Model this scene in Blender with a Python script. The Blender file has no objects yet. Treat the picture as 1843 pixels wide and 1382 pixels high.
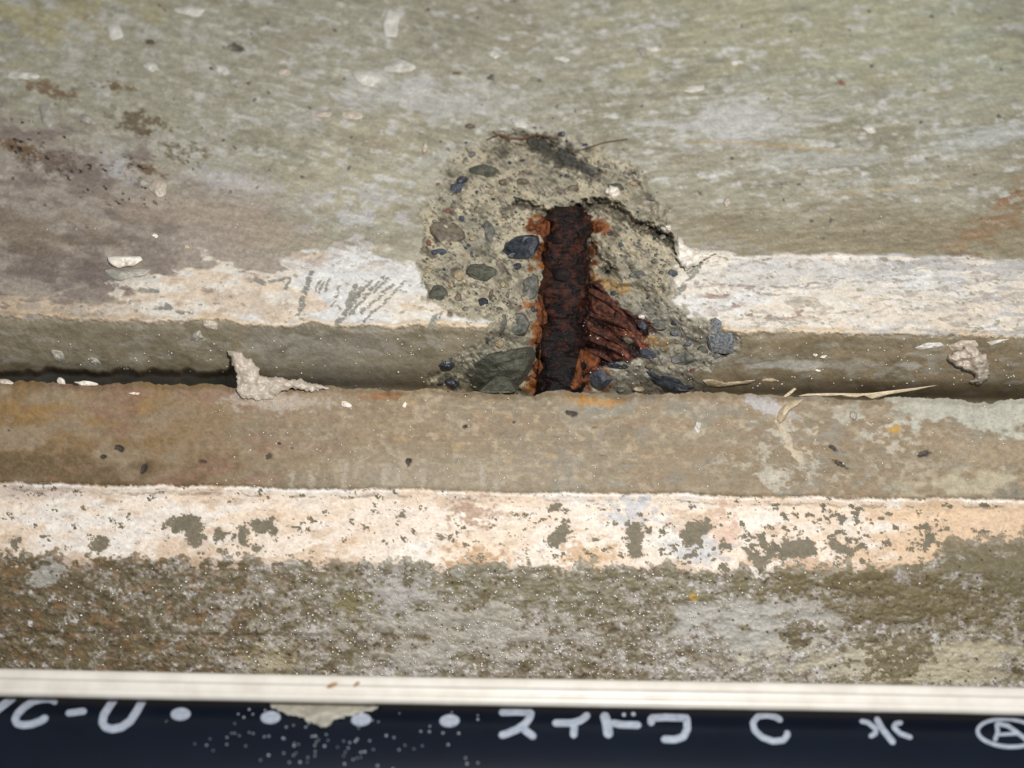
import bpy, math, random
import numpy as np
from mathutils import Matrix, Vector

# ------------------------------------------------------------------ camera, light, world, exposure
S = 0.00019            # metres per design unit (one photo pixel at the focal plane)
F = 2630.0             # distance of the reference plane in design units
ROLL = math.radians(1.06)
CR, SR = math.cos(ROLL), math.sin(ROLL)
CX, CY = 921.5, 691.0
scene = bpy.context.scene
C = scene.collection

cam_d = bpy.data.cameras.new('camera')
cam = bpy.data.objects.new('camera', cam_d)
C.objects.link(cam)
cam.matrix_world = Matrix.Rotation(math.pi/2, 4, 'X') @ Matrix.Rotation(ROLL, 4, 'Z')
cam_d.sensor_width = 36.0
cam_d.lens = 36.0*F/1843.0
cam_d.clip_start = 0.01
cam_d.clip_end = 50
cam_d.dof.use_dof = True
cam_d.dof.focus_distance = (F-15)*S
cam_d.dof.aperture_fstop = 5.2
scene.camera = cam

w = bpy.data.worlds.new('world')
scene.world = w
w.use_nodes = True
w.node_tree.nodes['Background'].inputs[0].default_value = (0.80, 0.90, 1.0, 1)
w.node_tree.nodes['Background'].inputs[1].default_value = 0.24

fl_d = bpy.data.lights.new('camera_flash', 'AREA')
fl_d.shape = 'DISK'
fl_d.size = 0.035
fl_d.energy = 3.5
fl_d.color = (1.0, 0.98, 0.955)
fl = bpy.data.objects.new('camera_flash', fl_d)
C.objects.link(fl)
fl.location = (0.075, -0.02, 0.105)
fl.rotation_euler = (Vector((0.02, F*S, -0.02))-fl.location).to_track_quat('-Z', 'Y').to_euler()

vs = scene.view_settings
vs.view_transform = 'Standard'
vs.look = 'None'
vs.gamma = 1.0
vs.exposure = 0.0
vs.use_curve_mapping = False

# ------------------------------------------------------------------ numeric helpers
def to_photo(up, vp):
    du, dv = up-CX, vp-CY
    return CX+du*CR-dv*SR, CY+du*SR+dv*CR
def to_design(u, v):
    du, dv = u-CX, v-CY
    return CX+du*CR+dv*SR, CY-du*SR+dv*CR
def world(up, vp, y):
    d = F+y
    return (up-CX)*d/F*S, d*S, -(vp-CY)*d/F*S
def sst(a, b, x):
    t = np.clip((x-a)/(b-a), 0, 1)
    return t*t*(3-2*t)
_tabs = {}
def tab(seed):
    if seed not in _tabs:
        _tabs[seed] = np.random.RandomState(seed+11).rand(256, 256).astype(np.float32)
    return _tabs[seed]
def vnoise(x, y, seed):
    t = tab(seed)
    xi = np.floor(x); yi = np.floor(y)
    fx = (x-xi).astype(np.float32); fy = (y-yi).astype(np.float32)
    xi = xi.astype(np.int32) & 255; yi = yi.astype(np.int32) & 255
    x1 = (xi+1) & 255; y1 = (yi+1) & 255
    fx = fx*fx*fx*(fx*(fx*6-15)+10); fy = fy*fy*fy*(fy*(fy*6-15)+10)
    a = t[yi, xi]; b = t[yi, x1]; c = t[y1, xi]; d = t[y1, x1]
    return (a+(b-a)*fx)+((c+(d-c)*fx)-(a+(b-a)*fx))*fy
def fbm(px, py, sx, sy=None, octs=4, seed=0, ang=0.0, gain=0.55):
    """zero-mean, roughly unit-variance noise with feature size sx by sy pixels"""
    sy = sy or sx
    ca, sa = np.cos(ang), np.sin(ang)
    x = (px*ca+py*sa)/sx+37.7; y = (-px*sa+py*ca)/sy+91.3
    tot = 0; amp = 1.0; var = 0
    for o in range(octs):
        tot = tot+amp*(vnoise(x, y, seed*7+o)-0.5)
        var += amp*amp*0.042
        x, y = 1.6*x+1.2*y+5.3, -1.2*x+1.6*y+9.1
        amp *= gain
    return tot/math.sqrt(var)
def worley(px, py, s, seed):
    x = px/s; y = py/s
    xi = np.floor(x).astype(np.int32); yi = np.floor(y).astype(np.int32)
    ta, tb, tc = tab(seed), tab(seed+1), tab(seed+2)
    best = np.full(px.shape, 9.0, np.float32); rid = np.zeros(px.shape, np.float32)
    for j in (-1, 0, 1):
        for i in (-1, 0, 1):
            a = (xi+i) & 255; b = (yi+j) & 255
            d = np.hypot(xi+i+ta[b, a]-x, yi+j+tb[b, a]-y).astype(np.float32)
            m = d < best
            best[m] = d[m]; rid[m] = tc[b, a][m]
    return best*s, rid
def poly_sd(px, py, pts):
    """signed distance, positive inside, pixels"""
    d = np.full(px.shape, 1e9, np.float32); ins = np.zeros(px.shape, bool)
    n = len(pts)
    for i in range(n):
        x0, y0 = pts[i]; x1, y1 = pts[(i+1) % n]
        ex, ey = x1-x0, y1-y0
        t = np.clip(((px-x0)*ex+(py-y0)*ey)/(ex*ex+ey*ey+1e-9), 0, 1)
        d = np.minimum(d, np.hypot(px-x0-t*ex, py-y0-t*ey))
        c = ((y0 > py) != (y1 > py)) & (px < ex*(py-y0)/((y1-y0) if y1 != y0 else 1e-9)+x0)
        ins ^= c
    return np.where(ins, d, -d)
def line_d(px, py, pts):
    d = np.full(px.shape, 1e9, np.float32)
    for (x0, y0), (x1, y1) in zip(pts[:-1], pts[1:]):
        ex, ey = x1-x0, y1-y0
        t = np.clip(((px-x0)*ex+(py-y0)*ey)/(ex*ex+ey*ey+1e-9), 0, 1)
        d = np.minimum(d, np.hypot(px-x0-t*ex, py-y0-t*ey))
    return d
def lin(c):
    c = np.asarray(c, np.float64)/255.0
    return np.where(c <= 0.04045, c/12.92, ((c+0.055)/1.055)**2.4)
def mix(col, rgb, m):
    col += (lin(rgb)-col)*np.clip(m, 0, 1)[..., None]
def ell(px, py, cx, cy, a, b, ang=0):
    ca, sa = math.cos(ang), math.sin(ang)
    x = (px-cx)*ca+(py-cy)*sa; y = -(px-cx)*sa+(py-cy)*ca
    return np.hypot(x/a, y/b)

# ------------------------------------------------------------------ materials
def base_mat(name):
    m = bpy.data.materials.new(name)
    m.use_nodes = True
    nt = m.node_tree
    return m, nt, nt.nodes['Principled BSDF']
def nd(nt, typ, **kw):
    n = nt.nodes.new(typ)
    for k, v in kw.items():
        setattr(n, k, v)
    return n
def noise_node(nt, scale, detail=4, rough=0.6):
    tc = nd(nt, 'ShaderNodeTexCoord')
    n = nd(nt, 'ShaderNodeTexNoise')
    n.inputs['Scale'].default_value = scale
    n.inputs['Detail'].default_value = detail
    n.inputs['Roughness'].default_value = rough
    nt.links.new(tc.outputs['Object'], n.inputs['Vector'])
    return n
def mapr(nt, sock, a, b, c, d):
    n = nd(nt, 'ShaderNodeMapRange')
    for i, v in zip(range(1, 5), (a, b, c, d)):
        n.inputs[i].default_value = v
    nt.links.new(sock, n.inputs[0])
    return n.outputs[0]
def bump(nt, sock, bsdf, strength, dist):
    b = nd(nt, 'ShaderNodeBump')
    b.inputs['Strength'].default_value = strength
    b.inputs['Distance'].default_value = dist
    nt.links.new(sock, b.inputs['Height'])
    nt.links.new(b.outputs[0], bsdf.inputs['Normal'])
def surface_mat(name, rough=0.6, wet_rough=0.25, bstr=0.5, bdist=3*S, spec=0.4):
    """weathered concrete: colour attribute for stains, noise for grain, wetness for gloss"""
    m, nt, b = base_mat(name)
    at = nd(nt, 'ShaderNodeAttribute', attribute_name='Col')
    wt = nd(nt, 'ShaderNodeAttribute', attribute_name='wet')
    n = noise_node(nt, 1/(3.0*S), 4, 0.65)
    f = mapr(nt, n.outputs[0], 0.25, 0.75, 0.86, 1.14)
    mx = nd(nt, 'ShaderNodeVectorMath', operation='SCALE')
    nt.links.new(at.outputs['Color'], mx.inputs[0]); nt.links.new(f, mx.inputs['Scale'])
    nt.links.new(mx.outputs[0], b.inputs['Base Color'])
    nt.links.new(mapr(nt, wt.outputs['Fac'], 0, 1, rough, wet_rough), b.inputs['Roughness'])
    b.inputs['Specular IOR Level'].default_value = spec
    n2 = noise_node(nt, 1/(4.5*S), 5, 0.7)
    bump(nt, n2.outputs[0], b, bstr, bdist)
    return m
def plain_mat(name, rgb, rgb2=None, scale=14, rough=0.5, bstr=0.25, bdist=2*S, lo=0.35, hi=0.65, spec=0.5):
    m, nt, b = base_mat(name)
    n = noise_node(nt, 1/(scale*S), 5, 0.65)
    r = nd(nt, 'ShaderNodeValToRGB')
    r.color_ramp.elements[0].position = lo; r.color_ramp.elements[1].position = hi
    r.color_ramp.elements[0].color = (*lin(rgb), 1)
    r.color_ramp.elements[1].color = (*lin(rgb2 or rgb), 1)
    nt.links.new(n.outputs[0], r.inputs[0])
    nt.links.new(r.outputs[0], b.inputs['Base Color'])
    b.inputs['Roughness'].default_value = rough
    b.inputs['Specular IOR Level'].default_value = spec
    if bstr:
        n2 = noise_node(nt, 1/(scale*0.35*S), 4, 0.7)
        bump(nt, n2.outputs[0], b, bstr, bdist)
    return m
M_con = surface_mat('weathered_concrete', 0.62, 0.22, 0.45)
M_coat = surface_mat('white_lime_coat', 0.6, 0.3, 0.30)
M_brk = surface_mat('broken_concrete', 0.6, 0.25, 0.55, 3*S)
M_low = surface_mat('wet_concrete', 0.65, 0.48, 0.15, 2*S, 0.3)
M_mortar = plain_mat('pale_mortar', (182, 177, 164), (208, 204, 194), 20, 0.45)
M_mortar_pink = plain_mat('pinkish_mortar', (174, 160, 143), (200, 188, 172), 14, 0.4)
M_mortar_grey = plain_mat('grey_mortar', (144, 140, 128), (172, 167, 154), 16, 0.42)
M_flake = plain_mat('paint_flake', (216, 204, 186), (238, 230, 218), 12, 0.45)
M_flake_tan = plain_mat('tan_flake', (176, 158, 128), (206, 190, 160), 10, 0.45)
M_dark = plain_mat('dark_stone', (50, 49, 44), (92, 89, 79), 9, 0.5, 0.9, 4*S)
M_black = plain_mat('black_stone', (26, 29, 34), (66, 69, 74), 14, 0.38, 0.5)
M_grey = plain_mat('grey_stone', (74, 74, 68), (124, 122, 112), 12, 0.5, 0.5)
M_olive = plain_mat('olive_stone', (62, 62, 52), (106, 104, 88), 14, 0.5, 0.9, 5*S)
M_brown = plain_mat('brown_stone', (84, 74, 62), (124, 112, 95), 12, 0.5, 0.5)
M_blue = plain_mat('blue_grey_stone', (48, 52, 60), (90, 94, 102), 12, 0.42, 0.5)
M_red = plain_mat('red_stone', (112, 68, 54), (140, 96, 80), 10, 0.5, 0.4)
M_tan = plain_mat('tan_stone', (140, 124, 96), (172, 156, 126), 10, 0.5, 0.4)
M_glit = plain_mat('glittering_stone', (96, 98, 100), (176, 178, 180), 5, 0.22, 1.0, 5*S)
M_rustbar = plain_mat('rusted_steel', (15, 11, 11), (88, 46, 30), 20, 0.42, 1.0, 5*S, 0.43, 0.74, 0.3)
def paint_foot_shade(m, v0, v1):
    """painted shade that blends the bar colour to near black towards its foot"""
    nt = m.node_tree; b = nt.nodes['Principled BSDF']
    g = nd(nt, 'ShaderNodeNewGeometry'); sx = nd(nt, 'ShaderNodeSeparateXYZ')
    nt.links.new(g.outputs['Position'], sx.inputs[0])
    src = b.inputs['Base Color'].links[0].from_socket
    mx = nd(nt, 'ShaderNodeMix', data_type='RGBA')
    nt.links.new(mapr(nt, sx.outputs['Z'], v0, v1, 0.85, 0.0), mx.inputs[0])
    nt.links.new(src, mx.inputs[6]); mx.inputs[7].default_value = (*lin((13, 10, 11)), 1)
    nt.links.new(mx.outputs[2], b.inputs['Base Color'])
paint_foot_shade(M_rustbar, 0.006, 0.030)  # shade at the bar's foot put into its colour
M_crust = plain_mat('orange_rust', (52, 24, 12), (148, 84, 38), 9, 0.35, 0.9, 4*S)
M_root = plain_mat('brown_root', (70, 44, 24), (104, 70, 40), 10, 0.5)
M_print = plain_mat('white_print', (142, 150, 163), (170, 177, 189), 10, 0.5, 0.1)

# ------------------------------------------------------------------ object helpers
def tag(o, label=None, cat=None, group=None, kind=None):
    if label: o['label'] = label
    if cat: o['category'] = cat
    if group: o['group'] = group
    if kind: o['kind'] = kind
    return o
ORG = {}
def mesh_obj(name, V, polys, mat, parent=None, smooth=True, attrs=None, normals=None, origin=None):
    """V (n,3) world metres; polys: (m,4) array or list of tuples"""
    V = np.asarray(V, np.float64)
    org = np.array(origin) if origin is not None else (V.min(0)+V.max(0))/2
    me = bpy.data.meshes.new(name)
    if isinstance(polys, np.ndarray):
        k = polys.shape[1]
        me.vertices.add(len(V)); me.vertices.foreach_set('co', (V-org).astype(np.float32).ravel())
        me.loops.add(polys.size); me.loops.foreach_set('vertex_index', polys.astype(np.int32).ravel())
        me.polygons.add(len(polys)); me.polygons.foreach_set('loop_start', np.arange(0, polys.size, k, dtype=np.int32))
        me.update(calc_edges=True)
    else:
        me.from_pydata((V-org).tolist(), [], polys)
    if smooth:
        me.polygons.foreach_set('use_smooth', np.ones(len(me.polygons), bool))
    for nm, arr in (attrs or {}).items():
        if arr.ndim == 2:
            a = me.attributes.new(nm, 'FLOAT_COLOR', 'POINT')
            a.data.foreach_set('color', np.hstack([arr, np.ones((len(arr), 1))]).astype(np.float32).ravel())
        else:
            a = me.attributes.new(nm, 'FLOAT', 'POINT')
            a.data.foreach_set('value', arr.astype(np.float32))
    if normals is not None:
        me.normals_split_custom_set_from_vertices(normals.tolist())
    me.materials.append(mat)
    o = bpy.data.objects.new(name, me)
    C.objects.link(o)
    if parent is not None:
        o.parent = parent
        o.location = Vector(org-ORG[parent.name])
    else:
        o.location = Vector(org)
    ORG[o.name] = org
    return o

# ------------------------------------------------------------------ the two concrete bodies as relief surfaces
STEP = 1.9
UP = np.arange(-170, 2014, STEP)
def prof(vp, pts):
    x = [p[0] for p in pts]; y = [p[1] for p in pts]
    return np.interp(vp, x, y)
def smooth_prof(vp, pts, r=9):
    return sum(prof(vp+k, pts) for k in np.linspace(-r, r, 7))/7

CRATER = [(752,500),(760,468),(756,440),(766,400),(760,360),(786,322),(800,280),(832,248),(900,232),(960,226),(1030,232),(1090,258),
          (1150,290),(1186,330),(1202,380),(1216,430),(1222,465),(1214,500),(1198,535),(1230,542),(1238,574),(1290,578),(1318,594),
          (1328,622),(1300,652),(1258,676),(1270,704),(1262,730),(900,730),(762,726),(764,698),(790,664),(838,622),(868,598),(890,578),
          (860,568),(815,560),(790,548),(770,530)]
def bar_u(v): return 1022-(v-390)*0.048
def bar_y(v): return 132-(v-390)*0.17

# ---- upper body ----
vp_rows = np.concatenate([np.arange(-150, 716, STEP), [722, 732, 745, 765, 800]])
UU, VV = np.meshgrid(UP, vp_rows)
PX, PY = to_photo(UU, VV)
shape_u = UU.shape
Yp = smooth_prof(VV, [(-300, 520), (432, 66), (448, 58), (590, 0), (600, 4), (640, 30), (668, 52), (690, 84), (704, 128), (800, 190)], 7)
# the recess runs deeper along the left and the far right
Yp = Yp+100*sst(664, 690, PY+3*fbm(PX, PY*0, 40, 40, 4, 17))*sst(432, 415, PX)+30*sst(672, 705, VV)*sst(1400, 1650, PX)
n_big = fbm(PX, PY, 150, 90, 3, 1)
sd0 = poly_sd(PX, PY, CRATER)
wob = fbm(PX, PY, 26, 22, 4, 2)
sd = sd0+5.5*wob
inside = sst(-1.5, 4, sd)
rough1 = fbm(PX, PY, 60, 46, 3, 3); rough2 = fbm(PX, PY, 20, 15, 4, 4); rough3 = fbm(PX, PY, 7, 6, 3, 5)
ridged = 1-np.abs(fbm(PX, PY, 34, 24, 4, 6, 0.5))
bu = bar_u(PY); by = bar_y(PY)
lat = PX-bu
wbar = np.exp(-(np.where(lat < 0, lat/64, lat/84))**2)*sst(368, 402, PY)
upz = sst(420, 330, PY)                      # the spall is shallow and feathered above the bar
rimw = 14+34*upz
sdn = sst(0, 1, sd/rimw)
Yc = np.maximum(Yp, Yp+(30+8*rough1-Yp)*sst(0, 60, sd))+12*sdn+sdn*(5*rough1+2.0*rough2+0.6*rough3+3*ridged)
Yc = Yc+(by+22+4*rough2-Yc)*wbar
# crevices curving away from the bar's top, and the dark notch above
for pts, r, dep in [([(1030,378),(1075,368),(1105,376),(1135,398),(1190,422),(1222,452)], 14, 44),
                    ([(925,362),(965,374),(1000,383),(1022,380)], 9, 24),
                    ([(890,246),(930,248),(960,250),(1010,280),(1075,312)], 16, 14),
                    ([(1058,430),(1072,455),(1100,486)], 9, 26),
                    ([(1120,560),(1160,580),(1200,600)], 6, 9)]:
    dl = line_d(PX+3*rough2, PY+3*rough3, pts)
    Yc = Yc+dep*sst(r, 1, dl)*sst(-5, 10, sd)
# rusty fins to the lower right of the bar
FINS = [(1046,496),(1072,504),(1100,536),(1142,566),(1188,586),(1176,606),(1150,640),(1136,656),(1090,664),(1052,690),(1040,640)]
sdf = poly_sd(PX, PY, FINS)+4*rough2
fin = sst(-3, 8, sdf)
tt = (PX*0.66-PY*0.75)/7.6+0.9*rough1+0.45*rough2
finw = np.sin(tt)
Yc = Yc-fin*(9*finw+4)+fin*2*rough3
Yu = Yp*(1-inside)+Yc*inside
# weathered micro relief, streaky like the trowel marks
ang = np.where(PX < 900, 0.28, -0.12)
st1 = fbm(PX, PY, 46, 14, 4, 7, 0.26); st2 = fbm(PX, PY, 52, 13, 4, 8, -0.10)
wside = sst(700, 1200, PX)
streak = st1*(1-wside)+st2*wside
Yu = Yu-(1-inside)*(1.2*streak*sst(620, 400, VV)+0.35*rough2+0.2*rough3)
Yu = Yu-(1-inside)*sst(596, 606, VV)*(1.1*fbm(PX, PY, 110, 50, 3, 9))
# lumpy bottom lip of the lime coat
lip = 590+3.0*fbm(PX, PY*0+3, 70, 70, 4, 10)*sst(1500, 1200, PX)+0.6*fbm(PX, PY*0+9, 20, 20, 3, 11)+np.where((PX > 560) & (PX < 650), 10*np.sin((PX-560)/90*3.14), 0)

# white coat on the chamfer
cw1 = fbm(PX, PY, 40, 16, 5, 12); cw2 = fbm(PX, PY, 110, 40, 3, 13); cw3 = fbm(PX, PY, 9, 5, 4, 14)
top_l = np.interp(PX, [-200, 0, 180, 260, 420, 520, 640, 760, 800, 890, 900], [560, 546, 528, 492, 478, 462, 446, 476, 520, 568, 640])
coat_l = sst(-10, 16, VV+14*0-top_l+0.0185*0+16*cw1+10*cw2+(PY-VV))*sst(905, 885, PX)
top_l_sd = PY-top_l
coat_l = sst(-8, 18, top_l_sd+15*cw1+10*cw2)*sst(903, 885, PX)
top_r = 452+(PX-1250)*0.017
coat_r = sst(-2, 5, PY-top_r+2.5*cw1)*sst(-3, 6, (PX-1216)+(PY-470)*0.15+4*cw3)
low = sst(3, -3, VV-lip+1.5*cw3)
coat_u = (coat_l+coat_r)*low*sst(2, -6, sd)
coat_u = np.clip(coat_u, 0, 1)
# chips and scratches through the coat
chip = sst(1.9, 2.3, fbm(PX, PY, 22, 6, 5, 15, 0.1))*0.9*sst(1000, 1300, PX)+sst(1.9, 2.3, fbm(PX, PY, 12, 6, 4, 16, 0.3))
scr = np.zeros(shape_u, np.float32)
for pts, r in [([(460,500),(474,508)], 5), ([(472,508),(520,500)], 3), ([(560,492),(542,545)], 4.5), ([(546,545),(534,566)], 4), ([(536,566),(548,565)], 3),
               ([(522,500),(514,520)], 2.5), ([(650,520),(606,585)], 5), ([(690,498),(630,565)], 3.2), ([(708,512),(650,562)], 2.6), ([(668,505),(640,540)], 3),
               ([(575,505),(568,522)], 2), ([(582,508),(574,526)], 2), ([(592,500),(586,522)], 2), ([(612,515),(598,550)], 2.4), ([(730,506),(655,578)], 2),
               ([(640,515),(625,545)], 4), ([(700,500),(672,528)], 2), ([(786,566),(772,592)], 2.5), ([(796,562),(782,584)], 2),
               ([(250,520),(285,524)], 3), ([(278,555),(345,562)], 3), ([(1262,474),(1222,528)], 4), ([(1256,476),(1240,490)], 3), ([(1234,510),(1214,534)], 4),
               ([(300,550),(306,556)], 5)]:
    d = line_d(PX+1.6*cw3, PY+1.2*cw1, pts)
    scr = np.maximum(scr, sst(r+0.8, r-1.2, d)*sst(-1.0, 0.2, cw3+0.7))
hole_u = np.clip(np.maximum(chip, scr), 0, 1)
coat_solid = coat_u*(1-hole_u)
Yu = Yu-2.2*coat_solid*sst(905, 880, PX)-2.6*coat_solid*sst(1200, 1230, PX)-2.4*sst(8, 2, np.abs(VV-lip+4))*coat_u

# ---- colour of the upper body ----
Cu = np.empty(shape_u+(3,)); Cu[:] = lin((164, 158, 138))
n_mid = fbm(PX, PY, 64, 24, 5, 20, 0.22)*(1-wside)+fbm(PX, PY, 74, 22, 5, 21, -0.10)*wside
n_mid2 = fbm(PX, PY, 70, 34, 5, 22, 0.2)
n_mid3 = fbm(PX, PY, 40, 14, 5, 23, 0.2)*(1-wside)+fbm(PX, PY, 46, 11, 5, 24, -0.08)*wside
n_sm = fbm(PX, PY, 14, 9, 5, 25, 0.15)
n_ti = fbm(PX, PY, 4.5, 3.5, 3, 26)
mix(Cu, (168, 170, 148), 0.8*sst(900, 1700, PX)*sst(300, 60, PY))
mix(Cu, (176, 166, 128), 0.8*sst(1.2, 0.3, ell(PX, PY, 110, 25, 170, 70)+0.25*n_mid))
mix(Cu, (178, 170, 146), 0.8*sst(1.25, 0.5, ell(PX, PY, 655, 300, 150, 90)+0.25*n_mid))
mix(Cu, (136, 123, 100), 0.6*sst(0.25, 1.8, 0.7*n_mid2+0.5*n_sm))
mix(Cu, (140, 134, 112), 0.5*sst(0.2, 1.2, n_big))
mix(Cu, (184, 181, 170), 0.7*sst(-0.3, 2.2, 0.75*n_mid+0.55*n_sm)*sst(480, 320, PY)*(1-0.6*sst(1050, 1500, PX)*sst(260, 120, PY)))
mix(Cu, (178, 172, 142), 0.6*sst(1.2, 0.3, ell(PX, PY, 1450, 60, 420, 120)+0.25*n_mid))
mix(Cu, (190, 190, 190), 0.8*sst(1.1, 0.3, ell(PX, PY, 1290, 446, 90, 20)+0.4*n_sm))
mix(Cu, (194, 192, 186), 0.75*sst(0.6, 2.6, 0.85*n_mid3+0.6*n_sm)*sst(470, 330, PY)*(0.45+0.55*sst(250, 700, PX)))
mix(Cu, (192, 189, 183), 0.9*sst(1.1, 0.35, ell(PX, PY, 1330, 215, 150, 42, -0.03)+0.28*n_mid3))
mix(Cu, (190, 188, 182), 0.7*sst(1.1, 0.35, ell(PX, PY, 760, 175, 190, 40, 0.1)+0.3*n_mid3))
mix(Cu, (186, 184, 176), 0.6*sst(1.1, 0.35, ell(PX, PY, 1480, 285, 120, 22, 0.02)+0.3*n_mid3))
mix(Cu, (186, 186, 180), 0.7*sst(1.1, 0.3, ell(PX, PY, 1790, 245, 120, 22, -0.15)+0.3*n_mid3))
mix(Cu, (140, 127, 101), 0.75*sst(1000, 1350, PX)*sst(340, 410, PY+14*n_mid)*sst(520, 440, PY))
# pinkish brown stain on the left
ml = sst(-50, 70, PY-(205+PX*0.26)+26*n_mid2)*sst(640, 400, PX+40*n_mid2)
mix(Cu, (160, 146, 134), 0.8*ml)
mix(Cu, (126, 113, 103), 0.75*ml*sst(0.1, 1.7, n_mid2+0.7*sst(300, 80, PX))*sst(600, 200, PX))
mix(Cu, (108, 96, 90), 0.8*sst(1.2, 0.3, ell(PX, PY, 90, 478, 190, 40, 0.05)+0.3*n_mid))
mix(Cu, (120, 104, 84), 0.6*sst(1.2, 0.3, ell(PX, PY, 60, 420, 150, 40, 0.2)+0.3*n_mid))
mix(Cu, (168, 152, 134), 0.7*sst(1.2, 0.3, ell(PX, PY, 400, 400, 200, 45, 0.1)+0.3*n_mid))
mix(Cu, (186, 182, 178), 0.85*sst(0.5, 1.0, fbm(PX, PY, 34, 20, 5, 27))*sst(1.2, 0.6, ell(PX, PY, 640, 390, 110, 80)))
mix(Cu, (186, 180, 174), 0.8*sst(1.1, 0.5, ell(PX, PY, 420, 325, 90, 22, 0.25)+0.3*n_sm))
mix(Cu, (182, 178, 174), 0.8*sst(1.1, 0.5, ell(PX, PY, 215, 300, 45, 22, 0.4)+0.3*n_sm))
for cx, cy, a, b, an, rgb in [(255, 222, 42, 22, 0.2, (108, 90, 66)), (262, 305, 32, 13, 0.1, (116, 94, 66)), (85, 158, 45, 14, 0.3, (126, 102, 74)),
                              (90, 290, 50, 24, 0.2, (112, 96, 82)), (335, 275, 40, 16, 0, (116, 106, 78)), (35, 265, 40, 12, 0.3, (120, 94, 66)),
                              (428, 86, 20, 7, 0.2, (74, 64, 62)), (270, 75, 8, 4, 0, (84, 60, 48)), (200, 155, 36, 6, 0.1, (118, 94, 60)), (880, 138, 9, 6, 0.3, (70, 62, 58)),
                              (1515, 150, 8, 4, 0, (140, 84, 62)), (820, 132, 9, 5, 0, (110, 78, 60)), (1005, 280, 84, 24, 0.5, (92, 88, 76)), (1810, 360, 30, 8, -0.5, (140, 96, 62))]:
    mix(Cu, rgb, 0.85*sst(1.3, 0.3, ell(PX, PY, cx, cy, a, b, an)+0.3*n_sm+0.12*n_ti))
mix(Cu, (150, 116, 84), 0.6*sst(34, 0, line_d(PX, PY, [(1870, 335), (1800, 395), (1735, 436)])+12*n_mid3+5*n_sm))
mix(Cu, (184, 160, 122), 0.7*sst(3.5, 1, line_d(PX, PY, [(1225, 256), (1330, 257), (1440, 264), (1530, 275)])+0.8*n_sm))
mix(Cu, (184, 164, 128), 0.7*sst(3.0, 1, line_d(PX, PY, [(1450, 347), (1560, 346), (1640, 336), (1720, 325)])+0.8*n_sm))
# black specks
wd, wr = worley(PX+2*n_ti, PY+1.5*n_ti, 15, 40)
cl = sst(1.1, 0.5, np.minimum(ell(PX, PY, 150, 300, 150, 55, 0.35), ell(PX, PY, 240, 350, 80, 26, 0.1))+0.2*n_mid)
mix(Cu, (40, 37, 38), sst(3.6, 1.8, wd+0.8*n_ti)*(wr > 0.45)*cl)
wd, wr = worley(PX, PY, 42, 44)
mix(Cu, (96, 88, 82), 0.85*sst(3.4, 1.2, wd+1.2*n_ti)*(wr > 0.78)*sst(470, 400, PY))
# recess face
rec = sst(-2, 3, VV-lip+1.2*cw3)
mix(Cu, (136, 126, 104), rec)
mix(Cu, (136, 119, 93), rec*0.8*sst(1150, 1450, PX))
mix(Cu, (140, 133, 119), rec*0.8*sst(420, 480, PX)*sst(760, 640, PX))
mix(Cu, (150, 140, 119), rec*0.5*sst(0.2, 1.3, n_mid))
mix(Cu, (112, 103, 82), rec*0.5*sst(0.3, 1.3, n_mid2))
mix(Cu, (158, 152, 140), rec*0.6*sst(0.9, 2.0, n_mid3))
mix(Cu, (176, 172, 162), rec*0.8*sst(1.0, 0.3, ell(PX, PY, 1480, 655, 200, 12, 0.03)+0.3*n_mid3))  # highlight along the right cove painted as a pale streak
# the white coat
Cw = np.empty(shape_u+(3,)); Cw[:] = lin((218, 209, 195))
mix(Cw, (212, 211, 208), 0.8*sst(0.3, 1.2, cw2))
mix(Cw, (210, 188, 162), (0.75-0.4*sst(1000, 1200, PX))*sst(0.5, 1.3, fbm(PX, PY, 60, 18, 4, 30)+0.4*sst(520, 580, PY)))
mix(Cw, (196, 176, 154), 0.8*sst(1.2, 0.4, ell(PX, PY, 440, 545, 80, 32)+0.3*cw1))
mix(Cw, (206, 178, 142), 0.7*sst(-14, -2, VV-lip+2*cw1))
mix(Cw, (190, 166, 138), 0.85*sst(300, 120, PX+60*cw1))
mix(Cw, (150, 138, 124), 0.6*sst(0.4, 1.2, cw1)*sst(330, 100, PX))
# right part: grey upper streaks, pinkish scuffs
mix(Cw, (196, 192, 186), 0.8*sst(1200, 1300, PX)*sst(1.1, 0.5, ell(PX, PY, 1420, 492, 240, 26, 0.02)+0.25*cw1))
mix(Cw, (176, 172, 168), 0.85*sst(1500, 1620, PX)*sst(0.1, 0.9, fbm(PX, PY, 60, 9, 4, 31)+1.2*sst(505, 470, PY)))
mix(Cw, (144, 116, 106), 0.9*sst(0.4, 1.3, fbm(PX, PY, 22, 8, 5, 32))*sst(1.2, 0.5, np.minimum(ell(PX, PY, 1320, 535, 70, 32), ell(PX, PY, 1390, 560, 120, 20))))
mix(Cw, (166, 158, 144), 0.9*sst(1.05, 0.8, ell(PX, PY, 1440, 544, 46, 12, 0.0)+0.25*cw1))
mix(Cw, (138, 132, 126), 0.8*sst(3.5, 1, line_d(PX, PY+2*cw1, [(1250, 511), (1360, 515), (1460, 516), (1520, 500)]))*sst(-0.6, 0.5, cw3))
mix(Cw, (216, 200, 178), 0.45*sst(1.2, 0.5, ell(PX, PY, 1700, 560, 260, 34, 0.02)+0.3*cw1))
mix(Cw, (168, 158, 148), 0.7*sst(1.1, 1.5, fbm(PX, PY, 30, 6, 4, 33, -0.15))*sst(1200, 1300, PX))
mix(Cw, (226, 219, 208), 0.8*sst(1200, 1300, PX)*sst(6, 1, np.abs(PY-top_r-5)+2*cw1)*sst(1640, 1500, PX))
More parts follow.
